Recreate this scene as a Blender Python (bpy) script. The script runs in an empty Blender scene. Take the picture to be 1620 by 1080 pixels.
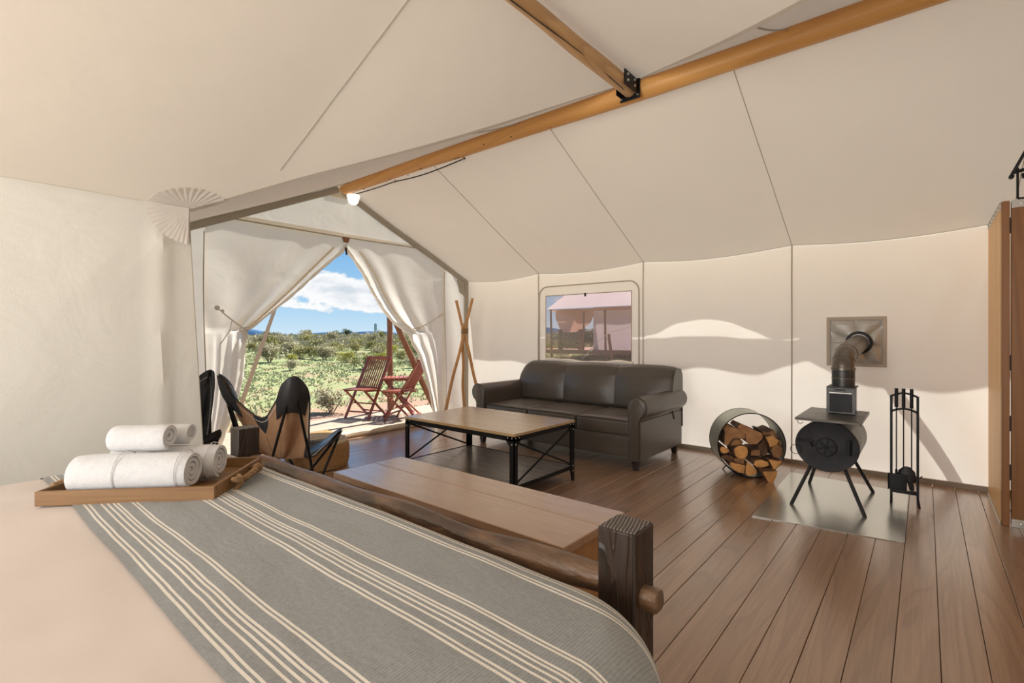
import bpy, bmesh, math, random
from mathutils import Vector, Matrix, noise as mnoise
R = math.radians
S = bpy.context.scene
COL = S.collection
random.seed(7)

# ------------------------------------------------------------------ camera, world, sun, exposure
cam_d = bpy.data.cameras.new('camera')
cam = bpy.data.objects.new('camera', cam_d); COL.objects.link(cam); S.camera = cam
cam.location = (0, 0, 1.25)
cam.rotation_euler = (R(90), 0, R(39.8))
cam_d.sensor_width = 36; cam_d.lens = 785 / 1620 * 36
cam_d.shift_y = -(540 - 530) / 1620
cam_d.clip_start = 0.02; cam_d.clip_end = 3000
S.view_settings.view_transform = 'Standard'; S.view_settings.look = 'None'
S.view_settings.gamma = 1; S.view_settings.use_curve_mapping = False
S.view_settings.exposure = 0.0
S.cycles.max_bounces = 12; S.cycles.diffuse_bounces = 7; S.cycles.glossy_bounces = 4
S.cycles.transmission_bounces = 8; S.cycles.transparent_max_bounces = 8
S.cycles.sample_clamp_indirect = 6.0
S.cycles.use_denoising = True

sun_d = bpy.data.lights.new('sun', 'SUN'); sun_d.energy = 11.5; sun_d.angle = R(0.8)
sun_d.color = (1.0, 0.965, 0.90)
sun = bpy.data.objects.new('sun', sun_d); COL.objects.link(sun)
SUN_DIR = Vector((-0.11, 0.56, 0.82)).normalized()
sun.rotation_euler = SUN_DIR.to_track_quat('Z', 'Y').to_euler()

# added fill light behind the camera, standing in for daylight at the rear opening
al = bpy.data.lights.new('rear_fill', 'AREA'); al.shape = 'RECTANGLE'; al.size = 2.5; al.size_y = 2.1; al.energy = 140; al.color = (1.0, .975, .93)
alo = bpy.data.objects.new('rear_fill', al); COL.objects.link(alo); alo.location = (-1.6, -2.55, 1.15); alo.rotation_euler = (R(90), 0, 0)

class NT:
    """small node-tree builder"""
    def __init__(s, tree):
        s.t = tree; tree.nodes.clear()
    def n(s, typ, ins=None, **kw):
        nd = s.t.nodes.new(typ)
        for k, v in kw.items(): setattr(nd, k, v)
        for k, v in (ins or {}).items(): s.put(nd, k, v)
        return nd
    def put(s, nd, k, v):
        sock = nd.inputs[k]
        if isinstance(v, bpy.types.NodeSocket): s.t.links.new(v, sock)
        elif isinstance(v, bpy.types.Node): s.t.links.new(v.outputs[0], sock)
        else:
            if isinstance(v, (tuple, list)) and len(v) == 3 and sock.type == 'RGBA': v = (*v, 1)
            sock.default_value = v
    def math(s, op, a, b=None, c=None, clamp=False):
        ins = {0: a}
        if b is not None: ins[1] = b
        if c is not None: ins[2] = c
        return s.n('ShaderNodeMath', ins, operation=op, use_clamp=clamp).outputs[0]
    def ramp(s, fac, stops, interp='LINEAR'):
        nd = s.n('ShaderNodeValToRGB', {0: fac}); cr = nd.color_ramp; cr.interpolation = interp
        while len(cr.elements) < len(stops): cr.elements.new(0.5)
        for e, (p, c) in zip(cr.elements, stops):
            e.position = p; e.color = (*c, 1) if len(c) == 3 else c
        return nd.outputs[0]
    def mix(s, fac, a, b, blend='MIX'):
        nd = s.n('ShaderNodeMix', data_type='RGBA', blend_type=blend)
        s.put(nd, 0, fac); s.put(nd, 6, a); s.put(nd, 7, b)
        return nd.outputs[2]
    def noise(s, vec, scale, detail=3, rough=0.55, dist=0.0):
        return s.n('ShaderNodeTexNoise', {'Vector': vec, 'Scale': scale, 'Detail': detail, 'Roughness': rough, 'Distortion': dist}).outputs[0]
    def mapping(s, vec, scale=(1,1,1), loc=(0,0,0), rot=(0,0,0)):
        return s.n('ShaderNodeMapping', {'Vector': vec, 'Scale': scale, 'Location': loc, 'Rotation': rot}).outputs[0]

# sky: blue gradient with cumulus, the same all the way round
world = bpy.data.worlds.new('world'); S.world = world; world.use_nodes = True
w = NT(world.node_tree)
tc = w.n('ShaderNodeTexCoord').outputs['Generated']
sep = w.n('ShaderNodeSeparateXYZ', {0: tc})
el = w.math('MAXIMUM', sep.outputs[2], 0.0)
skyc = w.ramp(el, [(0.0, (0.62, 0.80, 0.93)), (0.06, (0.40, 0.66, 0.90)), (0.20, (0.17, 0.44, 0.80)), (0.55, (0.10, 0.28, 0.66)), (1.0, (0.07, 0.2, 0.55))])
flat = w.mapping(tc, (1.0, 1.0, 2.4), (3.10, 1.75, 0.12))
big = w.noise(flat, 3.4, 7, 0.56, 0.25)
fine = w.noise(w.mapping(tc, (1, 1, 2.0), (5.3, 2.1, 0.6)), 12.0, 6, 0.6, 0.3)
bank = w.ramp(el, [(0.0, (0.34,)*3), (0.02, (0.42,)*3), (0.036, (0.50,)*3), (0.055, (0.63,)*3), (0.085, (0.66,)*3), (0.112, (0.50,)*3), (0.13, (0.33,)*3), (0.3, (0.40,)*3), (1.0, (0.42,)*3)])
m0 = w.math('ADD', w.math('MULTIPLY', big, 1.25), w.math('MULTIPLY', fine, 0.70))
m0 = w.math('SUBTRACT', m0, 0.455)
m0 = w.math('ADD', m0, w.math('SUBTRACT', bank, 0.5))
mask = w.ramp(m0, [(0.52, (0, 0, 0)), (0.60, (1, 1, 1))], 'EASE')
cl = w.ramp(m0, [(0.52, (0.62, 0.72, 0.82)), (0.62, (0.98, 0.99, 1.0)), (0.72, (0.90, 0.92, 0.95)), (0.86, (0.60, 0.68, 0.76))])
skyf = w.mix(mask, skyc, cl)
ground_c = w.math('LESS_THAN', sep.outputs[2], -0.002)
skyf = w.mix(ground_c, skyf, (0.20, 0.19, 0.12))
bg = w.n('ShaderNodeBackground', {'Color': skyf, 'Strength': 1.0})
out = w.n('ShaderNodeOutputWorld', {'Surface': bg})

# ------------------------------------------------------------------ helpers
BASE = {}          # object name -> world base position
def link(o, parent=None):
    COL.objects.link(o)
    if parent is not None: o.parent = parent
    return o
def tag(o, label=None, cat=None, group=None, kind=None):
    if label: o['label'] = label
    if cat: o['category'] = cat
    if group: o['group'] = group
    if kind: o['kind'] = kind
    return o
def thing(name, label, cat, loc=(0,0,0), rz=0, group=None):
    o = bpy.data.objects.new(name, None); link(o)
    o.empty_display_size = 0.1
    o.location = loc; o.rotation_euler = (0, 0, rz)
    BASE[o.name] = Vector(loc) if not rz else Vector((0,0,0))
    return tag(o, label, cat, group)
def local(name, label, cat, group=None):
    """an Empty whose parts are modelled round the origin; moved afterwards"""
    return thing(name, label, cat, (0,0,0), 0, group)

def V3(*a): return Vector(a)
def frame_of(d, up=Vector((0,0,1))):
    d = d.normalized()
    if abs(d.dot(up)) > 0.995: up = Vector((1,0,0))
    x = up.cross(d).normalized(); y = d.cross(x).normalized()
    return x, y, d

class MB:
    def __init__(s): s.v = []; s.f = []; s.mi = []; s.uv = {}; s.cur = 0
    def add(s, vs, fs, mi=None):
        o = len(s.v); s.v += [Vector(p) for p in vs]
        for f in fs: s.f.append(tuple(i + o for i in f)); s.mi.append(s.cur if mi is None else mi)
        return s
    def box(s, a, b, mi=None):
        (x0,y0,z0),(x1,y1,z1) = a, b
        x0,x1 = min(x0,x1),max(x0,x1); y0,y1 = min(y0,y1),max(y0,y1); z0,z1 = min(z0,z1),max(z0,z1)
        vs = [(x0,y0,z0),(x1,y0,z0),(x1,y1,z0),(x0,y1,z0),(x0,y0,z1),(x1,y0,z1),(x1,y1,z1),(x0,y1,z1)]
        return s.add(vs, [(3,2,1,0),(4,5,6,7),(0,1,5,4),(1,2,6,5),(2,3,7,6),(3,0,4,7)], mi)
    def bar(s, p0, p1, wd, ht, up=Vector((0,0,1)), w1=None, h1=None):
        p0, p1 = Vector(p0), Vector(p1); x, y, d = frame_of(p1-p0, Vector(up))
        w1 = wd if w1 is None else w1; h1 = ht if h1 is None else h1
        vs = [p0 + x*a*wd/2 + y*b*ht/2 for a,b in ((-1,-1),(1,-1),(1,1),(-1,1))] + [p1 + x*a*w1/2 + y*b*h1/2 for a,b in ((-1,-1),(1,-1),(1,1),(-1,1))]
        return s.add(vs, [(3,2,1,0),(4,5,6,7),(0,1,5,4),(1,2,6,5),(2,3,7,6),(3,0,4,7)])
    def cyl(s, p0, p1, r0, r1=None, n=16, caps=True, capmi=None):
        p0, p1 = Vector(p0), Vector(p1); r1 = r0 if r1 is None else r1
        x, y, d = frame_of(p1-p0)
        vs = []
        for p, r in ((p0,r0),(p1,r1)):
            vs += [p + (x*math.cos(2*math.pi*i/n) + y*math.sin(2*math.pi*i/n))*r for i in range(n)]
        s.add(vs, [(i,(i+1)%n,(i+1)%n+n,i+n) for i in range(n)])
        if caps:
            s.add(vs[:n], [tuple(reversed(range(n)))], capmi); s.add(vs[n:], [tuple(range(n))], capmi)
        return s
    def tube(s, pts, rad, n=8, caps=True, jit=0, closed=False):
        pts = [Vector(p) for p in pts]; m = len(pts)
        rr = rad if isinstance(rad, (list, tuple)) else [rad]*m
        up = Vector((0,0,1)); vs = []; prevx = None
        for i, p in enumerate(pts):
            if closed: d = pts[(i+1)%m] - pts[i-1]
            else: d = pts[min(i+1,m-1)] - pts[max(i-1,0)]
            d.normalize()
            if prevx is None: x, y, d = frame_of(d)
            else:
                x = (prevx - d*prevx.dot(d)).normalized(); y = d.cross(x)
            prevx = x
            for k in range(n):
                a = 2*math.pi*k/n; r = rr[i]
                if jit: r *= 1 + jit*mnoise.noise(Vector((p.x*3+math.cos(a)*.7, p.y*3+math.sin(a)*.7, p.z*3+i*.02)))
                vs.append(p + (x*math.cos(a)+y*math.sin(a))*r)
        fs = [(i*n+k, i*n+(k+1)%n, (i+1)*n+(k+1)%n, (i+1)*n+k) for i in range(m-1) for k in range(n)]
        if closed: fs += [((m-1)*n+k, (m-1)*n+(k+1)%n, (k+1)%n, k) for k in range(n)]
        elif caps: fs += [tuple(reversed(range(n))), tuple(range((m-1)*n, m*n))]
        return s.add(vs, fs)
    def grid(s, fn, nu, nv, skip=None, mi=None, flip=False, uvfn=None):
        o = len(s.v)
        for j in range(nv+1):
            for i in range(nu+1):
                s.v.append(Vector(fn(i/nu, j/nv)))
                if uvfn: s.uv[len(s.v)-1] = uvfn(i/nu, j/nv)
        for j in range(nv):
            for i in range(nu):
                if skip and skip((i+.5)/nu, (j+.5)/nv): continue
                a = o + j*(nu+1)+i; f = (a, a+1, a+nu+2, a+nu+1)
                s.f.append(tuple(reversed(f)) if flip else f); s.mi.append(s.cur if mi is None else mi)
        return s
    def prism(s, poly, off, mi=None, capmi=None):
        off = Vector(off); n = len(poly); P = [Vector(p) for p in poly]; Q = [p+off for p in P]
        s.add(P+Q, [(i,(i+1)%n,(i+1)%n+n,i+n) for i in range(n)], mi)
        s.add(P, [tuple(reversed(range(n)))], capmi if capmi is not None else mi)
        s.add(Q, [tuple(range(n))], mi if capmi is None else capmi)
        return s
    def lathe(s, prof, c=(0,0,0), n=24, axis='z', closed=False):
        c = Vector(c); vs = []
        for r, h in prof:
            for k in range(n):
                a = 2*math.pi*k/n
                q = (r*math.cos(a), r*math.sin(a), h)
                if axis == 'y': q = (q[0], q[2], q[1])
                if axis == 'x': q = (q[2], q[0], q[1])
                vs.append(c + Vector(q))
        m = len(prof)
        fs = [(j*n+k, j*n+(k+1)%n, (j+1)*n+(k+1)%n, (j+1)*n+k) for j in range(m-1) for k in range(n)]
        return s.add(vs, fs)
    def rbox(s, a, b, r=.03, n=8, puff=(0,0,0), fn=None):
        """rounded box; puff bulges the faces"""
        a, b = Vector(a), Vector(b); c = (a+b)/2; h = (b-a)/2
        r = min(r, min(h)*.98)
        bm = {}; vs = []; fs = []
        def vid(key, p):
            if key not in bm: bm[key] = len(vs); vs.append(p)
            return bm[key]
        def pt(i, j, k):
            q = Vector((i/n*2-1, j/n*2-1, k/n*2-1))
            # spread: most samples near the edges of the box
            def sp(t): return math.copysign(min(1, abs(t)**.8), t)
            g = Vector((sp(q.x)*h.x, sp(q.y)*h.y, sp(q.z)*h.z))
            core = Vector((max(-h.x+r, min(h.x-r, g.x)), max(-h.y+r, min(h.y-r, g.y)), max(-h.z+r, min(h.z-r, g.z))))
            d = g - core
            ax = [abs(abs(t)-1) < 1e-9 for t in q]
            if d.length > 1e-9: d = d.normalized()*r
            p = core + d
            for m in range(3):
                if ax[m] or True:
                    o1, o2 = [t for t in range(3) if t != m]
                    wgt = (1-min(1,abs(p[o1]/h[o1]))**2)*(1-min(1,abs(p[o2]/h[o2]))**2)
                    if abs(p[m]) > h[m]*.5: p[m] += math.copysign(puff[m]*wgt, p[m])
            p = c + p
            return fn(p) if fn else p
        for ax in range(3):
            for side in (0, n):
                for i in range(n):
                    for j in range(n):
                        q = []
                        for (di, dj) in ((0,0),(1,0),(1,1),(0,1)):
                            k = [0,0,0]; k[ax] = side; k[(ax+1)%3] = i+di; k[(ax+2)%3] = j+dj
                            q.append(vid(tuple(k), pt(*k)))
                        if side == 0: q.reverse()
                        fs.append(tuple(q))
        return s.add(vs, fs)
    def xform(s, M):
        s.v = [M @ p for p in s.v]; return s
    def build(s, name, mats, parent=None, sharp=35, bevel=0, seg=2, solid=0, sub=0, base=None, uv=False):
        if not isinstance(mats, (list, tuple)): mats = [mats]
        if parent is not None: b = BASE[parent.name]
        elif base is not None: b = Vector(base)
        else:
            xs = [p.x for p in s.v]; ys = [p.y for p in s.v]; zs = [p.z for p in s.v]
            b = Vector(((min(xs)+max(xs))/2, (min(ys)+max(ys))/2, min(zs)))
        me = bpy.data.meshes.new(name)
        me.from_pydata([tuple(p-b) for p in s.v], [], s.f)
        for m in mats: me.materials.append(m)
        if len(mats) > 1: me.polygons.foreach_set('material_index', s.mi)
        if s.uv:
            l = me.uv_layers.new(name='UVMap')
            for lp in me.loops: l.data[lp.index].uv = s.uv.get(lp.vertex_index, (0, 0))
        me.validate(); me.update()
        if sharp:
            me.shade_smooth(); me.set_sharp_from_angle(angle=R(sharp))
        o = bpy.data.objects.new(name, me); link(o, parent)
        if parent is None: o.location = b
        BASE[o.name] = b
        if bevel:
            m = o.modifiers.new('bevel', 'BEVEL'); m.width = bevel; m.segments = seg; m.limit_method = 'ANGLE'; m.angle_limit = R(40)
        if solid:
            m = o.modifiers.new('solid', 'SOLIDIFY'); m.thickness = solid; m.offset = 0
        if sub:
            m = o.modifiers.new('sub', 'SUBSURF'); m.levels = sub; m.render_levels = sub
        return o

KIDS = {}
def copy_tree(o, parent=None):
    c = o.copy(); link(c, parent)
    BASE[c.name] = BASE.get(o.name, Vector())
    for ch in [x for x in S.objects if x.parent == o]: copy_tree(ch, c)
    return c

# ------------------------------------------------------------------ materials
def mat(name, col, rough=.6, metal=0, col2=None, nscale=8, stretch=(1,1,1), bump=0, bscale=None, bdetail=4, coord='Object',
        spec=.5, rnd=0, contrast=(.35,.65), coat=0, rough2=None, sheen=0):
    m = bpy.data.materials.new(name); m.use_nodes = True; t = NT(m.node_tree)
    tcn = t.n('ShaderNodeTexCoord').outputs[coord]
    vec = t.mapping(tcn, stretch)
    if rnd:
        oi = t.n('ShaderNodeObjectInfo').outputs['Random']
        vec = t.n('ShaderNodeVectorMath', {0: vec, 1: t.n('ShaderNodeCombineXYZ', {0: t.math('MULTIPLY', oi, 37.0), 1: t.math('MULTIPLY', oi, 91.0), 2: t.math('MULTIPLY', oi, 17.0)})}, operation='ADD').outputs[0]
    nz = t.noise(vec, nscale, bdetail, .6)
    p = t.n('ShaderNodeBsdfPrincipled', {'Roughness': rough, 'Metallic': metal, 'Specular IOR Level': spec})
    if coat: p.inputs['Coat Weight'].default_value = coat; p.inputs['Coat Roughness'].default_value = .15
    if sheen: p.inputs['Sheen Weight'].default_value = sheen
    c = (*col, 1)
    if col2 is not None:
        f = t.ramp(nz, [(contrast[0], (0,0,0)), (contrast[1], (1,1,1))])
        c = t.mix(f, (*col, 1), (*col2, 1))
    if rnd:
        k = t.math('ADD', t.math('MULTIPLY', oi, rnd), 1 - rnd/2)
        c = t.mix(1.0, c if not isinstance(c, tuple) else c, t.n('ShaderNodeCombineXYZ', {0: k, 1: k, 2: k}).outputs[0], 'MULTIPLY')
    t.put(p, 'Base Color', c)
    if rough2 is not None:
        t.put(p, 'Roughness', t.math('ADD', t.math('MULTIPLY', nz, rough2-rough), rough))
    if bump:
        bn = t.noise(vec, bscale or nscale, bdetail, .6)
        t.put(p, 'Normal', t.n('ShaderNodeBump', {'Strength': bump, 'Distance': .01, 'Height': bn}).outputs[0])
    t.n('ShaderNodeOutputMaterial', {'Surface': p})
    return m

def wood(name, c1, c2, c3, axis=0, rough=.5, ring=9, fine=60, bump=.15, rnd=.18, knots=True, streak=28, warp=1.0, groove=0, coat=0, coatior=1.5, rotz=0):
    """wood with the grain along the given object axis: cathedral growth rings, fine streaks and a few knots"""
    m = bpy.data.materials.new(name); m.use_nodes = True; t = NT(m.node_tree)
    tcn = t.n('ShaderNodeTexCoord').outputs['Object']
    oi = t.n('ShaderNodeObjectInfo').outputs['Random']
    if rotz: tcn = t.mapping(tcn, rot=(0, 0, -rotz))
    off = t.n('ShaderNodeCombineXYZ', {0: t.math('MULTIPLY', oi, 53.0), 1: t.math('MULTIPLY', oi, 29.0), 2: t.math('MULTIPLY', oi, 71.0)})
    v = t.n('ShaderNodeVectorMath', {0: tcn, 1: off}, operation='ADD').outputs[0]
    sc = [1.0, 1.0, 1.0]; sc[axis] = .10
    sl = [1.0, 1.0, 1.0]; sl[axis] = .025
    base = t.noise(t.mapping(v, tuple(sc)), ring*.55, 2, .45, .6*warp)
    rings = t.math('FRACT', t.math('MULTIPLY', base, 11.0))
    ringm = t.ramp(rings, [(0.0, (0,0,0)), (.55, (.25,)*3), (.86, (1,1,1)), (1.0, (.1,)*3)])
    st = t.noise(t.mapping(v, tuple(sl)), streak*3, 4, .65)
    big = t.noise(t.mapping(v, tuple(sc)), 2.2, 3, .5)
    c = t.mix(t.ramp(st, [(.35,(0,0,0)),(.68,(1,1,1))]), (*c1,1), (*c2,1))
    c = t.mix(t.math('MULTIPLY', ringm, .50), c, (*c3,1))
    c = t.mix(t.math('MULTIPLY', t.ramp(big, [(.35,(0,0,0)),(.7,(1,1,1))]), .35), c, (*c2,1))
    if knots:
        ks = [1.0]*3; ks[axis] = .45
        vo = t.n('ShaderNodeTexVoronoi', {'Vector': t.mapping(v, tuple(ks)), 'Scale': 2.6, 'Randomness': 1.0}).outputs['Distance']
        kn = t.ramp(vo, [(.0,(1,1,1)), (.028,(1,1,1)), (.05,(0,0,0))])
        c = t.mix(t.math('MULTIPLY', kn, .75), c, tuple(x*.35 for x in c3)+(1,))
    k = t.math('ADD', t.math('MULTIPLY', oi, rnd), 1 - rnd/2)
    c = t.mix(1.0, c, t.n('ShaderNodeCombineXYZ', {0: k, 1: k, 2: k}).outputs[0], 'MULTIPLY')
    hgt = t.math('ADD', t.math('MULTIPLY', ringm, .5+groove), st)
    bp = t.n('ShaderNodeBump', {'Strength': bump, 'Distance': .004, 'Height': hgt}).outputs[0]
    rg = t.math('ADD', t.math('MULTIPLY', st, .22), rough-.11)
    p = t.n('ShaderNodeBsdfPrincipled', {'Base Color': c, 'Roughness': rg, 'Normal': bp, 'Coat Weight': coat, 'Coat Roughness': .20, 'Coat IOR': coatior})
    t.n('ShaderNodeOutputMaterial', {'Surface': p})
    return m

def canvas(name, col, trans=.45, wr=.3, dirt=.06):
    """tent cloth: scatters light back and lets part of it through"""
    m = bpy.data.materials.new(name); m.use_nodes = True; t = NT(m.node_tree)
    g = t.n('ShaderNodeTexCoord').outputs['Object']
    d = t.ramp(t.noise(g, 1.3, 5, .6, .4), [(.42, (0,0,0)), (.75, (1,1,1))])
    c = t.mix(t.math('MULTIPLY', d, dirt), (*col, 1), tuple(x*.6 for x in col)+(1,))
    h = t.math('ADD', t.noise(g, 2.2, 3, .5, .8), t.math('MULTIPLY', t.noise(g, 260, 1, .5), .05))
    bp = t.n('ShaderNodeBump', {'Strength': wr, 'Distance': .05, 'Height': h}).outputs[0]
    df = t.n('ShaderNodeBsdfDiffuse', {'Color': c, 'Normal': bp})
    tr = t.n('ShaderNodeBsdfTranslucent', {'Color': c, 'Normal': bp})
    mx = t.n('ShaderNodeMixShader', {0: trans, 1: df, 2: tr})
    t.n('ShaderNodeOutputMaterial', {'Surface': mx})
    return m

M = {}
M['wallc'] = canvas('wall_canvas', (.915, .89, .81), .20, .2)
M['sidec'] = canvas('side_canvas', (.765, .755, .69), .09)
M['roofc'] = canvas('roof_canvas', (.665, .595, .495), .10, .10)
M['doorc'] = canvas('door_canvas', (.89, .84, .74), .50, .2)
M['flyc'] = canvas('fly_canvas', (.92, .88, .80), .60)
M['seam'] = mat('seam_tape', (.46, .42, .35), .9)
M['band'] = mat('webbing_band', (.42, .38, .31), .9, bump=.1, bscale=200)
M['cord'] = mat('white_cord', (.72, .68, .60), .8)
M['floor'] = wood('floor_wood', (.385, .232, .138), (.285, .165, .095), (.175, .095, .052), 1, .34, 7, rnd=.16, bump=.10, coat=.9, coatior=1.75)
M['deck'] = wood('deck_wood', (.44, .33, .235), (.35, .255, .175), (.27, .185, .12), 1, .7, 7, rnd=.12, bump=.2)
M['bench'] = wood('bench_wood', (.44, .265, .155), (.36, .205, .115), (.27, .145, .08), 0, .30, 5, rnd=.10, bump=.12, streak=22, coat=1, coatior=1.8)
M['benchend'] = wood('bench_end_wood', (.46, .24, .09), (.38, .19, .07), (.28, .13, .05), 2, .5, 6)
M['darkwood'] = wood('dark_post_wood', (.046, .025, .015), (.020, .012, .008), (.007, .005, .004), 2, .42, 22, rnd=0, bump=.7, knots=False, groove=.6, streak=12)
M['darkend'] = mat('post_end_grain', (.028, .022, .020), .6)
m = bpy.data.materials.new('post_end_rings'); m.use_nodes = True; t = NT(m.node_tree)
oc = t.n('ShaderNodeTexCoord').outputs['Object']
wv = t.n('ShaderNodeTexWave', {'Vector': t.mapping(oc, loc=(.2, .35, 0)), 'Scale': 34.0, 'Distortion': 1.2, 'Detail': 1.0, 'Detail Scale': 3.0}, wave_type='RINGS', rings_direction='Z').outputs[0]
p = t.n('ShaderNodeBsdfPrincipled', {'Base Color': t.ramp(wv, [(.3, (.030,.024,.021)), (.75, (.20,.165,.14))]), 'Roughness': .55, 'Normal': t.n('ShaderNodeBump', {'Strength': .6, 'Distance': .003, 'Height': wv}).outputs[0]})
t.n('ShaderNodeOutputMaterial', {'Surface': p}); M['grainend'] = m
M['log'] = mat('peeled_log', (.235, .130, .068), .38, 0, (.065, .036, .021), 9, (.30, 1, 1), 1.0, 26, contrast=(.40,.62), spec=.8)
M['honey'] = wood('ridge_pole_wood', (.82, .47, .16), (.72, .37, .11), (.56, .26, .07), 0, .42, 4, rnd=.05, bump=.1, streak=8, warp=.5)
M['honeyy'] = wood('cross_pole_wood', (.68, .44, .22), (.54, .32, .14), (.34, .19, .09), 1, .5, 5, rnd=.05, bump=.35, streak=9)
M['screen'] = wood('screen_wood', (.84, .52, .21), (.74, .43, .16), (.58, .31, .10), 2, .45, 4, rnd=.06, bump=.08, streak=10, knots=False)
M['screen2'] = wood('screen_wood_dark', (.34, .155, .055), (.26, .115, .04), (.15, .06, .022), 2, .4, 3.2, rnd=.05, bump=.08, streak=8, warp=1.6)
M['tabletop'] = wood('table_top_wood', (.56, .38, .18), (.44, .285, .13), (.26, .155, .07), 0, .30, 5, rnd=.06, bump=.10, streak=14, coat=1, coatior=1.6)
M['shelfw'] = wood('table_shelf_wood', (.17, .125, .085), (.10, .075, .052), (.05, .038, .028), 0, .30, 7, rnd=.2, bump=.25, streak=10, knots=False, coat=.8)
M['tray'] = wood('tray_wood', (.27, .145, .055), (.20, .10, .036), (.12, .06, .022), 0, .5, 5, rnd=.1, bump=.15, knots=False, rotz=R(46))
M['redwood'] = wood('red_chair_wood', (.34, .085, .040), (.25, .060, .028), (.16, .036, .018), 2, .42, 6, rnd=.08, bump=.1, knots=False)
M['pole_out'] = wood('brown_pole_wood', (.30, .135, .065), (.20, .085, .04), (.12, .05, .025), 2, .6, 5, rnd=.1, bump=.3)
M['stick'] = wood('decor_stick_wood', (.62, .34, .13), (.50, .25, .09), (.34, .16, .06), 2, .5, 6, rnd=.1)
M['leather'] = mat('sofa_leather', (.076, .061, .049), .36, 0, (.092, .075, .060), 3, (1,1,1), .12, 120, spec=.55)
M['piping'] = mat('sofa_piping', (.040, .033, .028), .4)
M['blackleather'] = mat('black_leather', (.020, .021, .024), .30, 0, (.035, .036, .04), 5, bump=.1, bscale=90, spec=.6)
M['suede'] = mat('tan_suede', (.42, .245, .135), .9, 0, (.34, .19, .10), 5, bump=.08, bscale=60)
M['blackmetal'] = mat('black_metal', (.012, .012, .013), .42, .6, bump=.05, bscale=80)
M['rawsteel'] = mat('raw_steel', (.30, .28, .26), .33, .9, (.42, .40, .37), 6, bump=.02, bscale=40, rough2=.5)
M['stovetop'] = mat('worn_stove_top', (.105, .095, .082), .38, .7, (.21, .19, .165), 5, contrast=(.45,.72), bump=.05)
M['stove'] = mat('black_stove_paint', (.008, .009, .013), .55, .1, (.022, .022, .026), 9, bump=.05)
M['galv'] = mat('hearth_steel', (.66, .67, .63), .22, .85, (.70, .71, .67), 2)
M['pipe'] = mat('flue_pipe', (.115, .098, .084), .33, .8, (.21, .185, .16), 5, (1,1,.3))
M['pipedark'] = mat('flue_dark', (.055, .055, .056), .4, .8, (.11, .105, .10), 8)
M['silver'] = mat('silver_cloth', (.60, .59, .57), .50, .5, (.50, .48, .45), 6)
M['flapedge'] = mat('flap_border', (.50, .43, .36), .85)
M['ringsteel'] = mat('ring_steel', (.50, .52, .46), .36, .75, (.42, .44, .38), 4)
M['bark'] = mat('split_wood_side', (.25, .13, .065), .85, 0, (.115, .060, .034), 9, (1,1,1), .5, 22, rnd=.3)
M['logend'] = mat('split_wood_end', (.80, .41, .14), .8, 0, (.58, .29, .10), 12, (1,1,1), .3, 40, rnd=.45)
M['logpale'] = mat('split_wood_face', (.48, .25, .115), .85, 0, (.32, .155, .07), 12, (1,1,1), .4, 30, rnd=.3)
M['plate'] = mat('steel_plate', (.60, .58, .54), .35, .8)
M['sheet'] = mat('bed_sheet', (.645, .56, .505), .85, 0, (.61, .53, .475), 2, bump=.05, bscale=3, sheen=.2)
M['mattress'] = mat('mattress_cloth', (.6, .55, .5), .9)
M['towel'] = mat('terry_towel', (.74, .745, .765), .95, 0, (.68, .685, .70), 40, bump=.5, bscale=260, sheen=.3)
M['rope'] = mat('jute_rope', (.38, .235, .12), .9, 0, (.23, .13, .06), 60, bump=.6, bscale=120)
M['pouf'] = mat('jute_pouf', (.52, .30, .13), .95, 0, (.34, .18, .07), 70, bump=1.0, bscale=90, contrast=(.3,.7))
M['mat'] = mat('coir_mat', (.50, .25, .07), .95, 0, (.38, .18, .05), 80, bump=.8, bscale=150)
M['black'] = mat('black_plastic', (.015, .014, .018), .5)
M['leathertab'] = mat('leather_tab', (.26, .11, .045), .6)
M['wire'] = mat('cable_black', (.012, .012, .014), .5)
M['navy'] = mat('navy_label', (.05, .06, .10), .7)
M['mountain'] = mat('haze_painted_mountain', (.28, .46, .66), 1.0, spec=0)  # blue distance haze put into the base colour

# translucent lamp glass that gives light
def emis(name, col, e):
    m = bpy.data.materials.new(name); m.use_nodes = True; t = NT(m.node_tree)
    p = t.n('ShaderNodeBsdfPrincipled', {'Base Color': col, 'Roughness': .5, 'Emission Color': col, 'Emission Strength': e})
    t.n('ShaderNodeOutputMaterial', {'Surface': p}); return m
M['glow'] = emis('lit_lamp_shade', (1.0, .97, .90), .9)

# clear vinyl: tinted see-through sheet with a soft sheen
m = bpy.data.materials.new('clear_vinyl'); m.use_nodes = True; t = NT(m.node_tree)
tr = t.n('ShaderNodeBsdfTransparent', {'Color': (.90, .80, .78)})
gl = t.n('ShaderNodeBsdfGlossy', {'Color': (1,1,1), 'Roughness': .12})
df = t.n('ShaderNodeBsdfDiffuse', {'Color': (.8,.74,.7)})
a = t.n('ShaderNodeMixShader', {0: .05, 1: tr, 2: gl}); b = t.n('ShaderNodeMixShader', {0: .10, 1: a, 2: df})
t.n('ShaderNodeOutputMaterial', {'Surface': b}); M['vinyl'] = m

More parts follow.
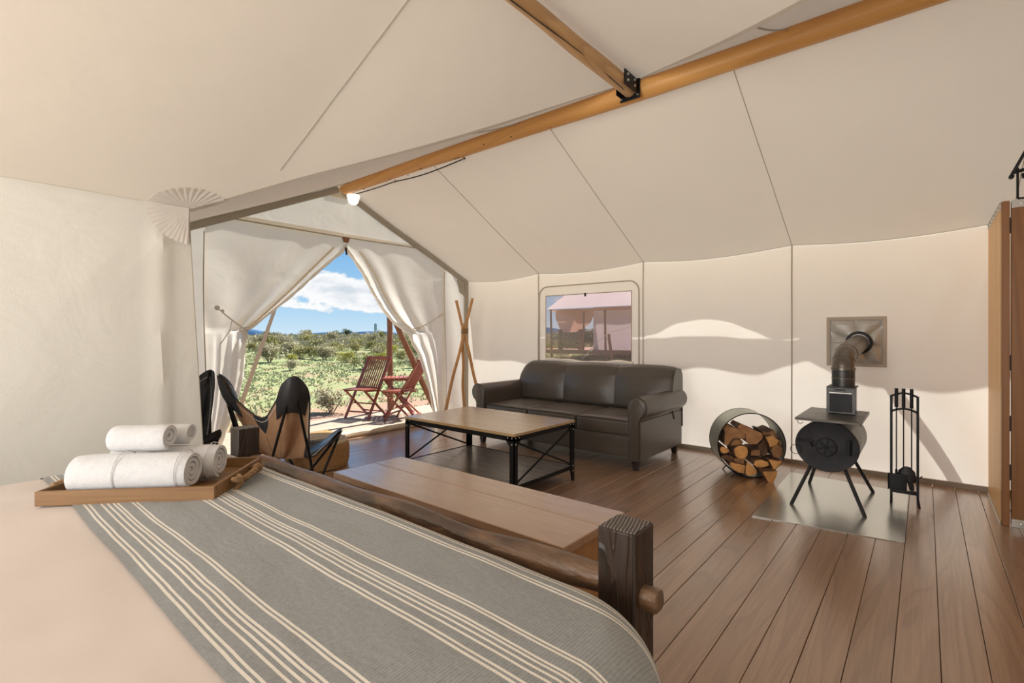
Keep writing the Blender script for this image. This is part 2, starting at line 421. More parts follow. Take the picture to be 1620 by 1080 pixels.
# striped woven throw: stripes follow the cloth's own V coordinate (metres from its near hem)
m = bpy.data.materials.new('striped_throw'); m.use_nodes = True; t = NT(m.node_tree)
uv = t.n('ShaderNodeUVMap').outputs[0]; sp_ = t.n('ShaderNodeSeparateXYZ', {0: uv})
wob = t.math('MULTIPLY', t.math('SUBTRACT', t.noise(uv, 5.0, 2), .5), .006)
vv = t.math('ADD', sp_.outputs[1], wob)
tot = None
for g0 in (.028, .318, .618, .918, 1.218):
    for k, wd in ((0,.0034),(.0125,.0030),(.0415,.0030),(.0570,.0030),(.0715,.0030),(.0820,.0030),(.1175,.0030),(.1280,.0030)):
        d = t.math('ABSOLUTE', t.math('SUBTRACT', vv, g0+k))
        q = t.math('LESS_THAN', d, wd)
        tot = q if tot is None else t.math('MAXIMUM', tot, q)
weave = t.n('ShaderNodeTexWave', {'Vector': uv, 'Scale': 42.0, 'Distortion': .6, 'Detail': 1.0}, wave_type='BANDS', bands_direction='X').outputs[0]
mott = t.noise(uv, 90, 4, .7)
big = t.noise(uv, 7, 3, .6)
gcol = t.mix(t.ramp(mott, [(.3,(0,0,0)),(.7,(1,1,1))]), (.195,.210,.215,1), (.320,.335,.335,1))
gcol = t.mix(t.math('MULTIPLY', weave, .5), gcol, (.36,.37,.365,1))
gcol = t.mix(t.math('MULTIPLY', big, .25), gcol, (.14,.135,.128,1))
scol = t.mix(t.math('MULTIPLY', weave, .3), (.80,.76,.68,1), (.58,.55,.50,1))
c = t.mix(tot, gcol, scol)
h = t.math('ADD', t.math('ADD', weave, mott), t.math('MULTIPLY', t.noise(t.mapping(uv, (1.0, 2.6, 1)), 5.0, 3, .55, 1.2), 7.0))
bp = t.n('ShaderNodeBump', {'Strength': .25, 'Distance': .002, 'Height': h}).outputs[0]
p = t.n('ShaderNodeBsdfPrincipled', {'Base Color': c, 'Roughness': .85, 'Normal': bp, 'Sheen Weight': .15})
t.n('ShaderNodeOutputMaterial', {'Surface': p}); M['throw'] = m

# ground: green growth over reddish soil
m = bpy.data.materials.new('desert_ground'); m.use_nodes = True; t = NT(m.node_tree)
g = t.n('ShaderNodeNewGeometry').outputs['Position']; sx = t.n('ShaderNodeSeparateXYZ', {0: g})
n1 = t.noise(g, .35, 5, .65); n2 = t.noise(g, 2.2, 6, .7); n3 = t.noise(g, 14, 4, .7)
near = t.ramp(t.math('MULTIPLY', t.math('ADD', sx.outputs[0], 10.6), .35), [(0, (0,0,0)), (1, (1,1,1))])
gm = t.math('ADD', t.math('MULTIPLY', n1, .6), t.math('MULTIPLY', n2, .6))
gm = t.math('SUBTRACT', gm, t.math('MULTIPLY', near, .35))
gm = t.ramp(gm, [(.46, (0,0,0)), (.60, (1,1,1))])
soil = t.mix(n3, (.30,.165,.11,1), (.44,.29,.21,1))
green = t.mix(t.ramp(n2, [(.3,(0,0,0)),(.7,(1,1,1))]), (.215,.25,.10,1), (.30,.33,.165,1))
green = t.mix(t.math('MULTIPLY', n3, .4), green, (.26,.28,.13,1))
c = t.mix(gm, soil, green)
bp = t.n('ShaderNodeBump', {'Strength': .8, 'Distance': .06, 'Height': n3}).outputs[0]
p = t.n('ShaderNodeBsdfPrincipled', {'Base Color': c, 'Roughness': .95, 'Specular IOR Level': .1, 'Normal': bp})
t.n('ShaderNodeOutputMaterial', {'Surface': p}); M['ground'] = m
def leafmat(name, a, b):
    m = bpy.data.materials.new(name); m.use_nodes = True; t = NT(m.node_tree)
    oi = t.n('ShaderNodeObjectInfo').outputs['Random']
    ob = t.n('ShaderNodeTexCoord').outputs['Object']
    nz = t.noise(ob, 5.0, 3)
    f = t.math('ADD', t.math('MULTIPLY', oi, .6), t.math('SUBTRACT', nz, .3), clamp=True)
    c = t.mix(f, (*a,1), (*b,1))
    p = t.n('ShaderNodeBsdfPrincipled', {'Base Color': c, 'Roughness': .85, 'Specular IOR Level': .2})
    t.n('ShaderNodeOutputMaterial', {'Surface': p}); return m
M['sage'] = leafmat('sage_leaves', (.36,.32,.20), (.46,.42,.28))
M['brush'] = leafmat('brush_leaves', (.26,.25,.10), (.40,.36,.15))
M['rabbit'] = leafmat('yellow_leaves', (.30,.28,.045), (.46,.42,.08))
M['juniper'] = leafmat('juniper_leaves', (.045,.07,.03), (.085,.11,.045))
M['grassb'] = leafmat('grass_blades', (.38,.40,.19), (.50,.50,.29))
M['twig'] = mat('grey_twig', (.16,.12,.09), .9)

# ================================================================== SETTING: the tent shell
XD, YB, YR, XR = -5.5, 5.5, 3.3, -1.6          # door wall, back wall, main ridge, cross ridge
HR, HE = 3.07, 2.12                              # canvas height at ridge and eave
YN, XS = 1.2, -3.9                               # inner corner of the T plan
XE = 2.7                                         # right end of the tent
SEAMS = [XD, -4.10, -2.56, -1.006, .52, 1.6, XE]
def sag(x, amp):
    for a, b in zip(SEAMS, SEAMS[1:]):
        if a <= x <= b:
            t = (x-a)/(b-a); return amp*math.sin(math.pi*t)**1.0
    return 0
def eave(x): return 2.085 + .011*(x+5.5) - sag(x, .045)
def wob(x, y, s, a): return a*mnoise.noise(Vector((x*s, y*s, 3.1)))
def zfar(x, y):
    t = (y-YR)/(YB-YR)
    return HR + (eave(x)-HR)*t - sag(x, .05)*math.sin(math.pi*min(1, t))*.8 + wob(x, y, .9, .02)*math.sin(math.pi*t)
def znear(x, y): return HR - .452*(YR-y)
def zcross(x, y): return HR - .413*abs(x-XR)
def yvalley(x): return YR - .914*abs(x-XR)

mb = MB()
mb.grid(lambda u, v: (XD+(XE-XD)*u, YR+(YB-YR)*v, zfar(XD+(XE-XD)*u, YR+(YB-YR)*v)), 110, 20)
def nl(u, v):
    x = XD+(XS-XD)*u; y = YN+(YR-YN)*v; return (x, y, znear(x, y)-.03*math.sin(math.pi*u)*math.sin(math.pi*v))
mb.grid(nl, 12, 12)
def nm(u, v):
    x = XS+4.6*u; ya = yvalley(x); y = ya+(YR-ya)*v
    return (x, y, znear(x, y)-.02*math.sin(math.pi*v)*math.sin(math.pi*min(1, u*2) if u < .5 else math.pi*min(1, (1-u)*2)))
mb.grid(nm, 48, 12)
mb.grid(lambda u, v: (.7+(XE-.7)*u, YN+(YR-YN)*v, znear(0, YN+(YR-YN)*v)), 8, 8)
def cl(side):
    def f(u, v):
        x = XR + side*2.3*u; ya = yvalley(x); y = -2.6+(ya+2.6)*v
        sg = 0
        for a, b in ((-2.6, -.9), (-.9, 1.56), (1.56, 3.4)):
            if a <= y <= b: sg = math.sin(math.pi*(y-a)/(b-a))
        return (x, y, zcross(x, y) - .05*sg*math.sin(math.pi*u) - (0 if u < .9 else 0))
    return f
mb.grid(cl(-1), 20, 40); mb.grid(cl(1), 20, 40)
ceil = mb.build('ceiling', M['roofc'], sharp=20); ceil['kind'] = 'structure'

def seam(pts, parent, w_=.010, m='seam', name='seam', n=6):
    b = MB(); b.tube(pts, w_*.36, n); return b.build(name, M[m], parent)
def along(fn, n=24): return [fn(i/n) for i in range(n+1)]
for xa, xb in ((-3.90, -4.10), (-2.44, -2.56), (-.97, -1.006), (.50, .52)):
    def f(t, xa=xa, xb=xb):
        x = xa+(xb-xa)*t; y = YR+(YB-YR)*t; return (x, y, zfar(x, y)-.004)
    seam(along(f), ceil, .008)
for s_ in (-1, 1):      # valley seams
    seam(along(lambda t: (XR+s_*2.3*t, yvalley(XR+s_*2.3*t), znear(0, yvalley(XR+s_*2.3*t))-.004)), ceil, .014)
seam(along(lambda t: (-5.22, YN+(YR-YN)*t, znear(0, YN+(YR-YN)*t)-.03*math.sin(math.pi*.175)*math.sin(math.pi*t)-.004)), ceil, .010)
seam(along(lambda t: (-2.62, yvalley(-2.62)+(YR-yvalley(-2.62))*t, znear(0, yvalley(-2.62)+(YR-yvalley(-2.62))*t)-.008-.02*math.sin(math.pi*t)*.9)), ceil, .010)
seam(along(lambda t: (-.62, yvalley(-.62)+(YR-yvalley(-.62))*t, znear(0, yvalley(-.62)+(YR-yvalley(-.62))*t)-.02*math.sin(math.pi*t)-.008)), ceil, .012)
seam(along(lambda t: (-3.32+1.72*t, 1.56, zcross(-3.32+1.72*t, 0)-.004)), ceil, .012)
seam(along(lambda t: (-3.9+2.3*t, -.9, zcross(-3.9+2.3*t, 0)-.004)), ceil, .012)

# back wall: canvas with the window opening and the flue opening left out
WX0, WX1, WZ0, WZ1 = -3.976, -2.710, .915, 1.782
FX0, FX1, FZ0, FZ1 = -.68, -.29, .99, 1.40
def steps(a, b, stops, d):
    pts = sorted(set([a, b] + [s_ for s_ in stops if a < s_ < b])); out_ = [pts[0]]
    for p0, p1 in zip(pts, pts[1:]):
        n = max(1, round((p1-p0)/d)); out_ += [p0+(p1-p0)*(i+1)/n for i in range(n)]
    return out_
def ywall(x, z):
    """cloth relief: tension folds from the upper corners, loose folds near the floor"""
    y = 0.0
    low = max(0, 1-z/.95)
    y += .030*low*math.sin(x*9+z*5+2*math.sin(x*2.3))*(.5+.5*math.sin(x*3.1+1))
    y += .010*mnoise.noise(Vector((x*2.2, 5.5, z*2.2)))
    for cx, cz, a in ((.42, 2.12, .016), (-1.0, 2.1, .006), (-2.56, 2.08, .006)):
        dx, dz = x-cx, z-cz; r = math.hypot(dx, dz)+1e-6; an = math.atan2(dz, dx)
        y += a*math.sin(an*16)*math.exp(-((r-.55)/.5)**2)*min(1, r*3)
    for sx in SEAMS: y += -.006*math.exp(-((x-sx)/.03)**2)
    edge = min(abs(x-WX0), abs(x-WX1)) if WZ0-.1 < z < WZ1+.1 else 1
    if WX0-.12 < x < WX1+.12 and WZ0-.12 < z < WZ1+.12: y *= .15
    if FX0-.1 < x < FX1+.1 and FZ0-.1 < z < FZ1+.1: y *= .15
    return 5.5 + y*min(1, (2.1-z)*3+.05)
xs = steps(XD, XE, [WX0, WX1, FX0, FX1], .05); zs = steps(0, 1, [WZ0/2.1, WZ1/2.1, FZ0/2.1, FZ1/2.1], .028)
mb = MB()
for z in zs:
    for x in xs:
        zz = z*2.1 if z < .95 else z*2.1
        if zz > 1.9: zz = 1.9 + (eave(x)-1.9)*(zz-1.9)/.2
        mb.v.append(Vector((x, ywall(x, zz), zz)))
nx = len(xs)
for j in range(len(zs)-1):
    for i in range(nx-1):
        cx = (xs[i]+xs[i+1])/2; cz = (zs[j]+zs[j+1])/2*2.1
        if WX0 < cx < WX1 and WZ0 < cz < WZ1: continue
        if FX0 < cx < FX1 and FZ0 < cz < FZ1: continue
        a = j*nx+i; mb.f.append((a, a+1, a+nx+1, a+nx)); mb.mi.append(0)
wb = mb.build('wall_back', M['wallc'], sharp=30); wb['kind'] = 'structure'
for sx in SEAMS[1:5]:
    seam([(sx, ywall(sx, z)-.006, z) for z in [i*.1 for i in range(21)]+[eave(sx)]], wb, .018)
seam(along(lambda t: (XD+(XE-XD)*t, 5.492, eave(XD+(XE-XD)*t)-.003), 160), wb, .008)

# window 1
fr = MB()
def rrect(x0, x1, z0, z1, r, y, n=6, dip=0):
    pts = []
    for cx, cz, a0 in ((x1-r, z0+r, -90), (x1-r, z1-r, 0), (x0+r, z1-r, 90), (x0+r, z0+r, 180)):
        for i in range(n+1):
            a = R(a0+90*i/n); px_ = cx+r*math.cos(a); pz = cz+r*math.sin(a)
            pts.append((px_, y, pz))
    return pts
win = thing('window_1', None, None, (-3.34, 5.5, .9)); win['kind'] = 'structure'
top = along(lambda t: (WX0+(WX1-WX0)*t, 5.49, WZ1+.004), 10)
b = MB(); b.tube([(WX0, 5.492, WZ0), (WX1, 5.492, WZ0), (WX1, 5.492, WZ1), (WX0, 5.492, WZ1)], .007, 6, closed=True)
b.build('window_edge_seam', M['seam'], win)
b = MB(); b.tube(rrect(-4.085, -2.612, .80, 1.905, .13, 5.488), .008, 6, closed=True); b.build('window_border_seam', M['seam'], win)
b = MB(); b.box((WX0+.0, 5.500, WZ0), (WX1, 5.502, WZ1)); b.build('pane', M['vinyl'], win)
b = MB(); b.box((-3.36, 5.478, WZ1-.035), (-3.335, 5.486, WZ1+.01)); b.build('toggle', M['black'], win)
# rolled flap under the window
b = MB(); b.tube(along(lambda t: (-3.98+1.30*t, 5.47, .905+.012*math.sin(t*9)), 24), [.028+.006*math.sin(i) for i in range(25)], 10)
b.build('rolled_flap', M['wallc'], win)

# baseboards
for nm_, a, c_ in (('baseboard_back', (XD, 5.455, 0), (XE, 5.478, .040)),):
    b = MB(); b.box(a, c_); o = b.build(nm_, mat('baseboard_grey', (.34, .29, .23), .7), sharp=0); o['kind'] = 'structure'

# side wall at the near left (cross gable), leaning in at its outer edge
def sidew(u, v):
    ze = 2.12
    z = ze*v; yend = 1.20+.11*(1-v)
    y = -2.6+(yend+2.6)*u
    top_ = 2.125
    z = top_*v
    x = -3.9 + .012*mnoise.noise(Vector((y*1.2, z*1.2, 9))) - .02*math.sin(math.pi*u*1.0)*math.sin(math.pi*v)
    x += .025*math.exp(-((y-1.04)/.05)**2)*(v < .93)
    return (x, y, z)
mb = MB(); mb.grid(sidew, 90, 24)
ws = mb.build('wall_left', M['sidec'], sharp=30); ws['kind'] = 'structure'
seam([sidew(1, i/20) for i in range(21)], ws, .012)
seam([sidew(i/90, 1) for i in range(91)], ws, .010)
mb = MB(); mb.grid(lambda u, v: (XS+(XD-XS)*u, 1.20+.11*(1-v)-.03*u*(1-v)-.10*math.sin(math.pi*min(1,u*1.0)), (2.12-.03*u)*v), 16, 12)
o = mb.build('wall_near', M['wallc'], sharp=30); o['kind'] = 'structure'
# corner reinforcement: pleated fan round the inside corner
def fan(fn, a0, a1, rad, n=26, m_=6):
    def f(u, v):
        a = R(a0+(a1-a0)*u); r = rad*(.02+.98*v)*(1+.012*math.sin(u*40)*v)
        return fn(r*math.cos(a), r*math.sin(a), .004+.006*abs(math.sin(u*n*math.pi/2))*v)
    return f
mb = MB(); mb.cur = 0
mb.grid(fan(lambda p, q, h: (XS+abs(p) , YN-.0+q, zcross(XS+abs(p), 0)-h-.03*0), -90, 47.6, .24), 60, 5)
mb2 = MB()
mb2.grid(fan(lambda p, q, h: (XS+p, YN+q, znear(0, YN+q)-h), 47.5, 180, .24), 60, 5)
mb3 = MB()
mb3.grid(fan(lambda p, q, h: (XS+h+.02, YN-.005+p*1.0, 2.12+q), 180, 270, .25), 40, 5)
M['patch'] = canvas('patch_canvas', (.82, .79, .74), .14, .35)
mb.f = [f for f in mb.f if True]
for k, q in (('corner_patch', mb), ('corner_patch', mb2), ('corner_patch', mb3)):
    q.build(k, M['patch'], ceil, sharp=50)

# ---- door wall (x = XD)
def zroof_door(y): return min(znear(0, y), zfar(XD, max(y, YR))) if y < YR else zfar(XD, y)
def valance(y): return min(2.455 - .015*math.sin((y-1.9)*2), zroof_door(y)-.01)
mb = MB()
mb.grid(lambda u, v: (XD, 1.85+3.2*u, valance(1.85+3.2*u) + (zroof_door(1.85+3.2*u)-valance(1.85+3.2*u))*v), 48, 8)
mb.grid(lambda u, v: (XD, 1.05+.80*u, (zroof_door(1.05+.80*u))*v), 8, 20)
def strip_r(u, v):
    y = 4.97+.53*u; return (XD+.012*math.sin(u*6+v*4), y, zroof_door(y)*v)
mb.grid(strip_r, 8, 20)
mb.box((XD-.01, YR-.14, 2.93), (XD+.012, YR+.14, 3.062))
wd = mb.build('wall_front', M['doorc'], sharp=30); wd['kind'] = 'structure'
seam(along(lambda t: (XD+.030, 2.10+2.62*t, valance(2.10+2.62*t)+.008*math.sin(t*7)), 30), wd, .022)
seam([(XD+.02, 1.83+.012*math.sin(z*3)-(.02 if z > 1.5 else 0)*(z-1.5), z) for z in [i*.12 for i in range(20)]], wd, .016)
seam([(XD+.03, 5.02+.02*math.sin(z*2.4), z) for z in [i*.115 for i in range(20)]], wd, .014)
# grey sleeves along rafters and in the corner
def sleeve(pts, wy, name='rafter_sleeve'):
    b = MB(); b.tube(pts, .038, 10); o = b.build(name, M['band'], wd); return o
sleeve([(XD+.035, YR+.04+(5.42-YR)*t, zfar(XD, YR+.04+(5.42-YR)*t)-.045) for t in [i/12 for i in range(13)]], 0)
sleeve([(XD+.035, YR-.04-2.0*t, znear(0, YR-.04-2.0*t)-.045) for t in [i/12 for i in range(13)]], 0)
b = MB(); b.box((XD+.015, 5.415, 0), (XD+.055, 5.485, 2.08)); b.build('corner_band', M['band'], wd, bevel=.008)
b = MB(); b.prism([(XD+.03, 5.25, 2.10), (XD+.03, 5.42, 2.02), (XD+.03, 5.40, 1.86), (XD+.03, 5.31, 1.90)], (.006, 0, 0)); b.build('corner_gusset', M['band'], wd)

# door curtains tied back left and right
EL = [(2.33, 3.372), (2.30, 3.36), (2.15, 3.21), (2.0, 3.06), (1.80, 2.87), (1.61, 2.66), (1.45, 2.47), (1.34, 2.32), (1.29, 2.235), (1.20, 2.235), (1.0, 2.23), (.78, 2.205), (.5, 2.14), (.25, 2.05), (0, 1.98)]
ER = [(2.33, 3.384), (2.30, 3.40), (2.20, 3.52), (2.065, 3.665), (1.85, 3.84), (1.59, 4.055), (1.42, 4.23), (1.32, 4.38), (1.25, 4.46), (1.15, 4.53), (.976, 4.66), (.6, 4.81), (.21, 4.93), (0, 4.99)]
def pull(T): return [(1.25+(z-1.25)*(1-.022*min(1, max(0, (2.3-z)/.5))), y*(1-.024*min(1, max(0, (2.3-z)/.5)))) for z, y in T]
EL, ER = pull(EL), pull(ER)
def edge(T, z):
    if z >= T[0][0]: return T[0][1]
    for (za, ya), (zb, yb) in zip(T, T[1:]):
        if zb <= z <= za:
            t = (z-zb)/(za-zb); return yb+(ya-yb)*t
    return T[-1][1]
def curtain(T, yo, left):
    s_ = 1 if left else -1
    yt = 2.18 if left else 4.42
    def f(u, v):
        z = 2.50*v
        ye = edge(T, z); y = yo+(ye-yo)*u
        zz = min(z, zroof_door(y)-.012)
        zt = 1.30
        x = XD + .015
        if z > zt:      # cloth pulled diagonally from the apex down to the tie
            k = (z-zt)/(2.45-zt)
            d = max(0, 1-k)
            x += .07*math.sin(math.pi*u)*d*.6
            x += .026*math.sin((u**2.2)*17)*u*d**.7*(1-.3*k)
            x += .012*math.sin(u*9+z*6)*d
        else:
            k = z/zt
            g = min(1, (zt-z)/.15)
            x += .020*math.sin(u*24+1.5*math.sin(z*2))*(u**1.2)*g + .03*math.sin(math.pi*u)*(.4+.6*k)
            y += s_*.015*math.sin(u*40)*g*u
        x += .06*math.exp(-((z-zt)/.10)**2)*u**3
        return (x, y, zz)
    return f
for nm_, T, yo, left, lab in (('door_curtain', EL, 1.83, True, 'cream canvas door curtain tied back behind the two leather chairs'),
                        ('door_curtain', ER, 5.03, False, 'cream canvas door curtain tied back beside the crossed decorative sticks')):
    f = curtain(T, yo, left)
    t = thing(nm_, lab, 'curtain', (XD, yo, 0), group='canvas curtains of the tent doorway')
    mb = MB(); mb.grid(f, 60, 90); mb.build('cloth', M['doorc'], t, sharp=50)
    M.setdefault('hem', canvas('hem_canvas', (.90, .88, .84), .35, .3))
    mb = MB(); mb.tube([Vector(f(1, j/90))+Vector((.0, 0, 0)) for j in range(0, 86)], [.016+.007*abs(math.sin(j*.6)) for j in range(86)], 8, jit=.3)
    mb.build('rolled_hem', M['hem'], t)
    # second, shaded fold line next to the hem
    s_ = 1 if left else -1
    mb = MB(); mb.tube([Vector(f(.90, j/90))+Vector((.02, -.0*s_, 0)) for j in range(48, 84)], .012, 6); mb.build('fold', M['doorc'], t)
    yk, zk = (1.93, 1.525) if left else (4.93, 1.555)
    yt2, zt2 = (2.17, 1.31) if left else (4.42, 1.34)
    mb = MB(); mb.lathe([(0, .0), (.022, .002), (.026, .012), (.018, .02), (0, .022)], (XD+.03, yk, zk), 14, 'x'); mb.build('toggle', M['cord'], t)
    mb = MB(); mb.lathe([(0, .0), (.015, .002), (.018, .012), (.012, .02), (0, .022)], (XD+.03, yk+.05*s_, zk-.03), 12, 'x'); mb.build('toggle', M['cord'], t)
    mb = MB()
    mb.tube([(XD+.05, yk, zk), (XD+.07, (yk*2+yt2)/3, (zk*2+zt2)/3-.01), (XD+.10, (yk+yt2*2)/3, (zk+zt2*2)/3-.012), (XD+.12, yt2, zt2)], .008, 6)
    mb.tube([(XD+.10, (yk+yt2)/2, (zk+zt2)/2-.01), (XD+.09, (yk+yt2)/2-.02*s_, (zk+zt2)/2-.12), (XD+.07, (yk+yt2)/2-.10*s_, (zk+zt2)/2-.26)], .005, 6)
    mb.tube([(XD+.10+.05*math.cos(a), yt2+.045*math.sin(a)*s_, zt2+.02*math.cos(a)) for a in [i*math.pi/8 for i in range(16)]], .008, 6, closed=True)
    mb.build('tie_cord', M['cord'], t)
t = thing('door_peak_tab', 'brown leather tab at the peak of the doorway with short black strap', 'tab', (XD+.03, 3.37, 2.30))
b = MB(); b.prism([(XD+.03, 3.32, 2.45), (XD+.03, 3.43, 2.45), (XD+.03, 3.405, 2.385), (XD+.03, 3.345, 2.385)], (.008, 0, 0)); b.build('leather_patch', M['leathertab'], t)
b = MB(); b.prism([(XD+.035, 3.358, 2.325), (XD+.035, 3.385, 2.325), (XD+.035, 3.392, 2.235), (XD+.035, 3.372, 2.235)], (.006, 0, 0)); b.build('strap_end', M['black'], t)
b = MB(); b.tube([(XD+.034, 3.36, 2.39), (XD+.034, 3.375, 2.33)], .005, 5); b.tube([(XD+.034, 3.39, 2.39), (XD+.034, 3.38, 2.33)], .005, 5); b.build('cord_loop', M['cord'], t)

# ground-level roll of canvas across the doorway and the raised sill
sill = thing('trim_1', None, None, (-5.4, 3.7, 0)); sill['kind'] = 'structure'
b = MB(); b.box((-5.56, 1.9, -.02), (-5.40, 5.1, .055)); b.build('sill_board', M['deck'], sill, bevel=.01)
b = MB(); b.tube([(-5.385+.012*math.sin(i*.9), 1.9+i*.08, .035) for i in range(40)], [.040+.004*math.sin(i*1.3) for i in range(40)], 10); b.build('canvas_roll', mat('sill_canvas', (.56, .45, .34), .9), sill)

# walls the photograph does not show: right half of the main room, cross gable
mb = MB()
mb.grid(lambda u, v: (.7, -2.6+3.8*u, 2.12*v), 10, 6)
mb.grid(lambda u, v: (.7+2.0*u, 1.2, 2.12*v), 6, 6)
mb.grid(lambda u, v: (XE, 1.2+4.3*u, v*(HR-.44*abs(1.2+4.3*u-YR))), 12, 6)
o = mb.build('wall_right', M['wallc'], sharp=30); o['kind'] = 'structure'
# rear gable of the cross wing, its unseen opening put in to let light through
mb = MB()
def rear(x, z): return (x, -2.6, z)
for xa, xb in ((-3.9, -2.9), (-.3, .7)):
    mb.grid(lambda u, v: rear(xa+(xb-xa)*u, (HR-.413*abs(xa+(xb-xa)*u-XR))*v), 6, 8)
mb.grid(lambda u, v: rear(-2.9+2.6*u, 2.2+(HR-.413*abs(-2.9+2.6*u-XR)-2.2)*v), 10, 3)
o = mb.build('wall_rear', M['wallc'], sharp=30); o['kind'] = 'structure'

# ---- floor: boards running to the back wall
fl = thing('floor', None, None, (0, 0, -.03)); fl['kind'] = 'structure'
b = MB(); b.box((XD, -2.6, -.08), (XE, 5.5, -.032)); b.build('subfloor', mat('subfloor', (.09, .05, .03), .9), fl)
PW = .14; i = 0; x = .045 - 40*PW
cache = {}
def plank_mesh(y0, y1):
    k = (round(y0, 2), round(y1, 2))
    if k not in cache:
        b = MB(); b.box((-(PW-.0022)/2, y0, -.032), ((PW-.0022)/2, y1, 0))
        o = b.build('floor_board', M['floor'], fl, sharp=0, bevel=.0015, seg=1); cache[k] = o; return o, True
    o = cache[k].copy(); link(o, fl); return o, False
rr = random.Random(3)
while x < XE:
    cuts = [-2.6, 5.48]
    if rr.random() < .45: cuts = [-2.6, rr.choice([.8, 1.3, 4.1]), 5.48]
    for a, c_ in zip(cuts, cuts[1:]):
        o, new = plank_mesh(a, c_-.003)
        o.location = Vector((x+PW/2, 0, -.0 - rr.random()*.0012)) - BASE[fl.name] + (BASE[fl.name] if False else Vector((0,0,0)))
        # part meshes are stored relative to the floor's origin
        o.location = Vector((x+PW/2, 0, -rr.random()*.0012))
    x += PW

# ---- the two round poles
pole = MB()
pole.tube([(XD+.12+(XE-XD-.12)*t, YR+.0, 3.00+.006*math.sin(t*9)) for t in [i/40 for i in range(41)]], [.058+.012*min(1, t*3)+.003*math.sin(t*31) for t in [i/40 for i in range(41)]], 20)
rp = tag(pole.build('ridge_pole', M['honey'], sharp=50), 'long honey-coloured round ridge pole under the ceiling', 'pole')
rp['kind'] = 'thing'
b = MB()
for t in [(.9+i*.37) for i in range(20)]:
    for an in (.2,):
        xx = XD+t; b.lathe([(0, 0), (.006, 0), (.007, .004), (0, .006)], (xx, YR-.035*math.cos(i), 2.938), 8)
b = MB()
rr = random.Random(5)
for i in range(16):
    xx = -5.0+i*.38+rr.uniform(-.08, .08); a = R(rr.uniform(-150, -60))
    r_ = .0675; c0 = Vector((xx, YR+r_*math.cos(a), 3.0+r_*math.sin(a))); d = Vector((0, math.cos(a), math.sin(a)))
    b.cyl(c0-d*.004, c0+d*.002, .0085, .006, 8)
b.build('nail_head', mat('nail_dark', (.08, .035, .012), .6), rp)['kind'] = 'stuff'
pole = MB()
pole.tube([(XR+.004*math.sin(i*.7), 3.22-i*.145, 2.975+.004*math.sin(i*1.1)) for i in range(41)], [.050+.004*math.sin(i*.55) for i in range(41)], 18, jit=.06)
cp = tag(pole.build('cross_pole', M['honeyy'], sharp=60), 'shorter weathered round pole with a long crack, meeting the ridge pole at a black bracket', 'pole'); cp['kind'] = 'thing'
# drying crack along it
b = MB(); b.tube([(XR+.016+.010*math.sin(i*.35), 3.1-i*.1, 2.975-math.sqrt(.0515**2-(.016+.010*math.sin(i*.35))**2)) for i in range(50)], [.0022+.0016*abs(math.sin(i*.9)) for i in range(50)], 5)
b.build('crack', M['darkend'], cp)
br = thing('pole_bracket', 'black steel angle bracket with bolts joining the two ceiling poles', 'bracket', (XR, 3.2, 2.9))
b = MB(); b.box((XR-.075, 3.215, 2.905), (XR+.075, 3.225, 3.04)); b.build('end_plate', M['blackmetal'], br, bevel=.003)
b = MB(); b.box((XR+.055, 3.02, 2.925), (XR+.063, 3.222, 3.03)); b.build('side_plate', M['blackmetal'], br, bevel=.003)
b = MB(); b.box((XR-.063, 3.13, 2.925), (XR-.055, 3.222, 3.03)); b.build('side_plate', M['blackmetal'], br, bevel=.003)
for yy, zz in ((3.06, 2.965), (3.06, 3.005), (3.16, 2.965), (3.16, 3.005)):
    b = MB(); b.cyl((XR+.062, yy, zz), (XR+.070, yy, zz), .010, n=6); b.build('bolt', M['plate'], br)
for xx in (-.062, .062):
    b = MB(); b.cyl((XR+xx, 3.216, 2.925), (XR+xx, 3.208, 2.925), .008, n=6); b.build('bolt', M['plate'], br)
# cable with clips along the far end of the ridge pole
cb = thing('ridge_cable', 'thin black cable clipped along the far end of the ridge pole', 'cable', (-4.6, 3.3, 2.9))
def cabp(t):
    x = -5.36+2.0*t; return (x, 3.345+.02*math.sin(t*6), 2.932-.030*math.sin(math.pi*max(0, (t-.45)/.55))*1.2)
b = MB(); b.tube([cabp(i/30) for i in range(31)], .006, 6); b.build('cable', M['wire'], cb)
for t_ in (.02, .45, .99):
    p_ = cabp(t_); b = MB(); b.box((p_[0]-.012, p_[1]-.010, p_[2]-.012), (p_[0]+.012, p_[1]+.010, p_[2]+.014)); b.tube([(p_[0], p_[1], p_[2]-.01), (p_[0]-.008, p_[1], p_[2]-.035)], .003, 5); b.build('clip', M['plate'], cb)
lp = thing('ceiling_lamp', 'small white lamp shade hanging under the far end of the ridge pole', 'lamp', (-5.30, 3.42, 2.82))
b = MB(); b.lathe([(0, 2.815), (.030, 2.818), (.052, 2.835), (.066, 2.87), (.078, 2.925), (.072, 2.932), (0, 2.935)], (-5.28, 3.36, 0), 20); b.build('lamp_shade', M['glow'], lp)
b = MB(); b.cyl((-5.28, 3.36, 2.94), (-5.28, 3.345, 2.965), .02, n=10); b.build('lamp_base', M['plate'], lp)

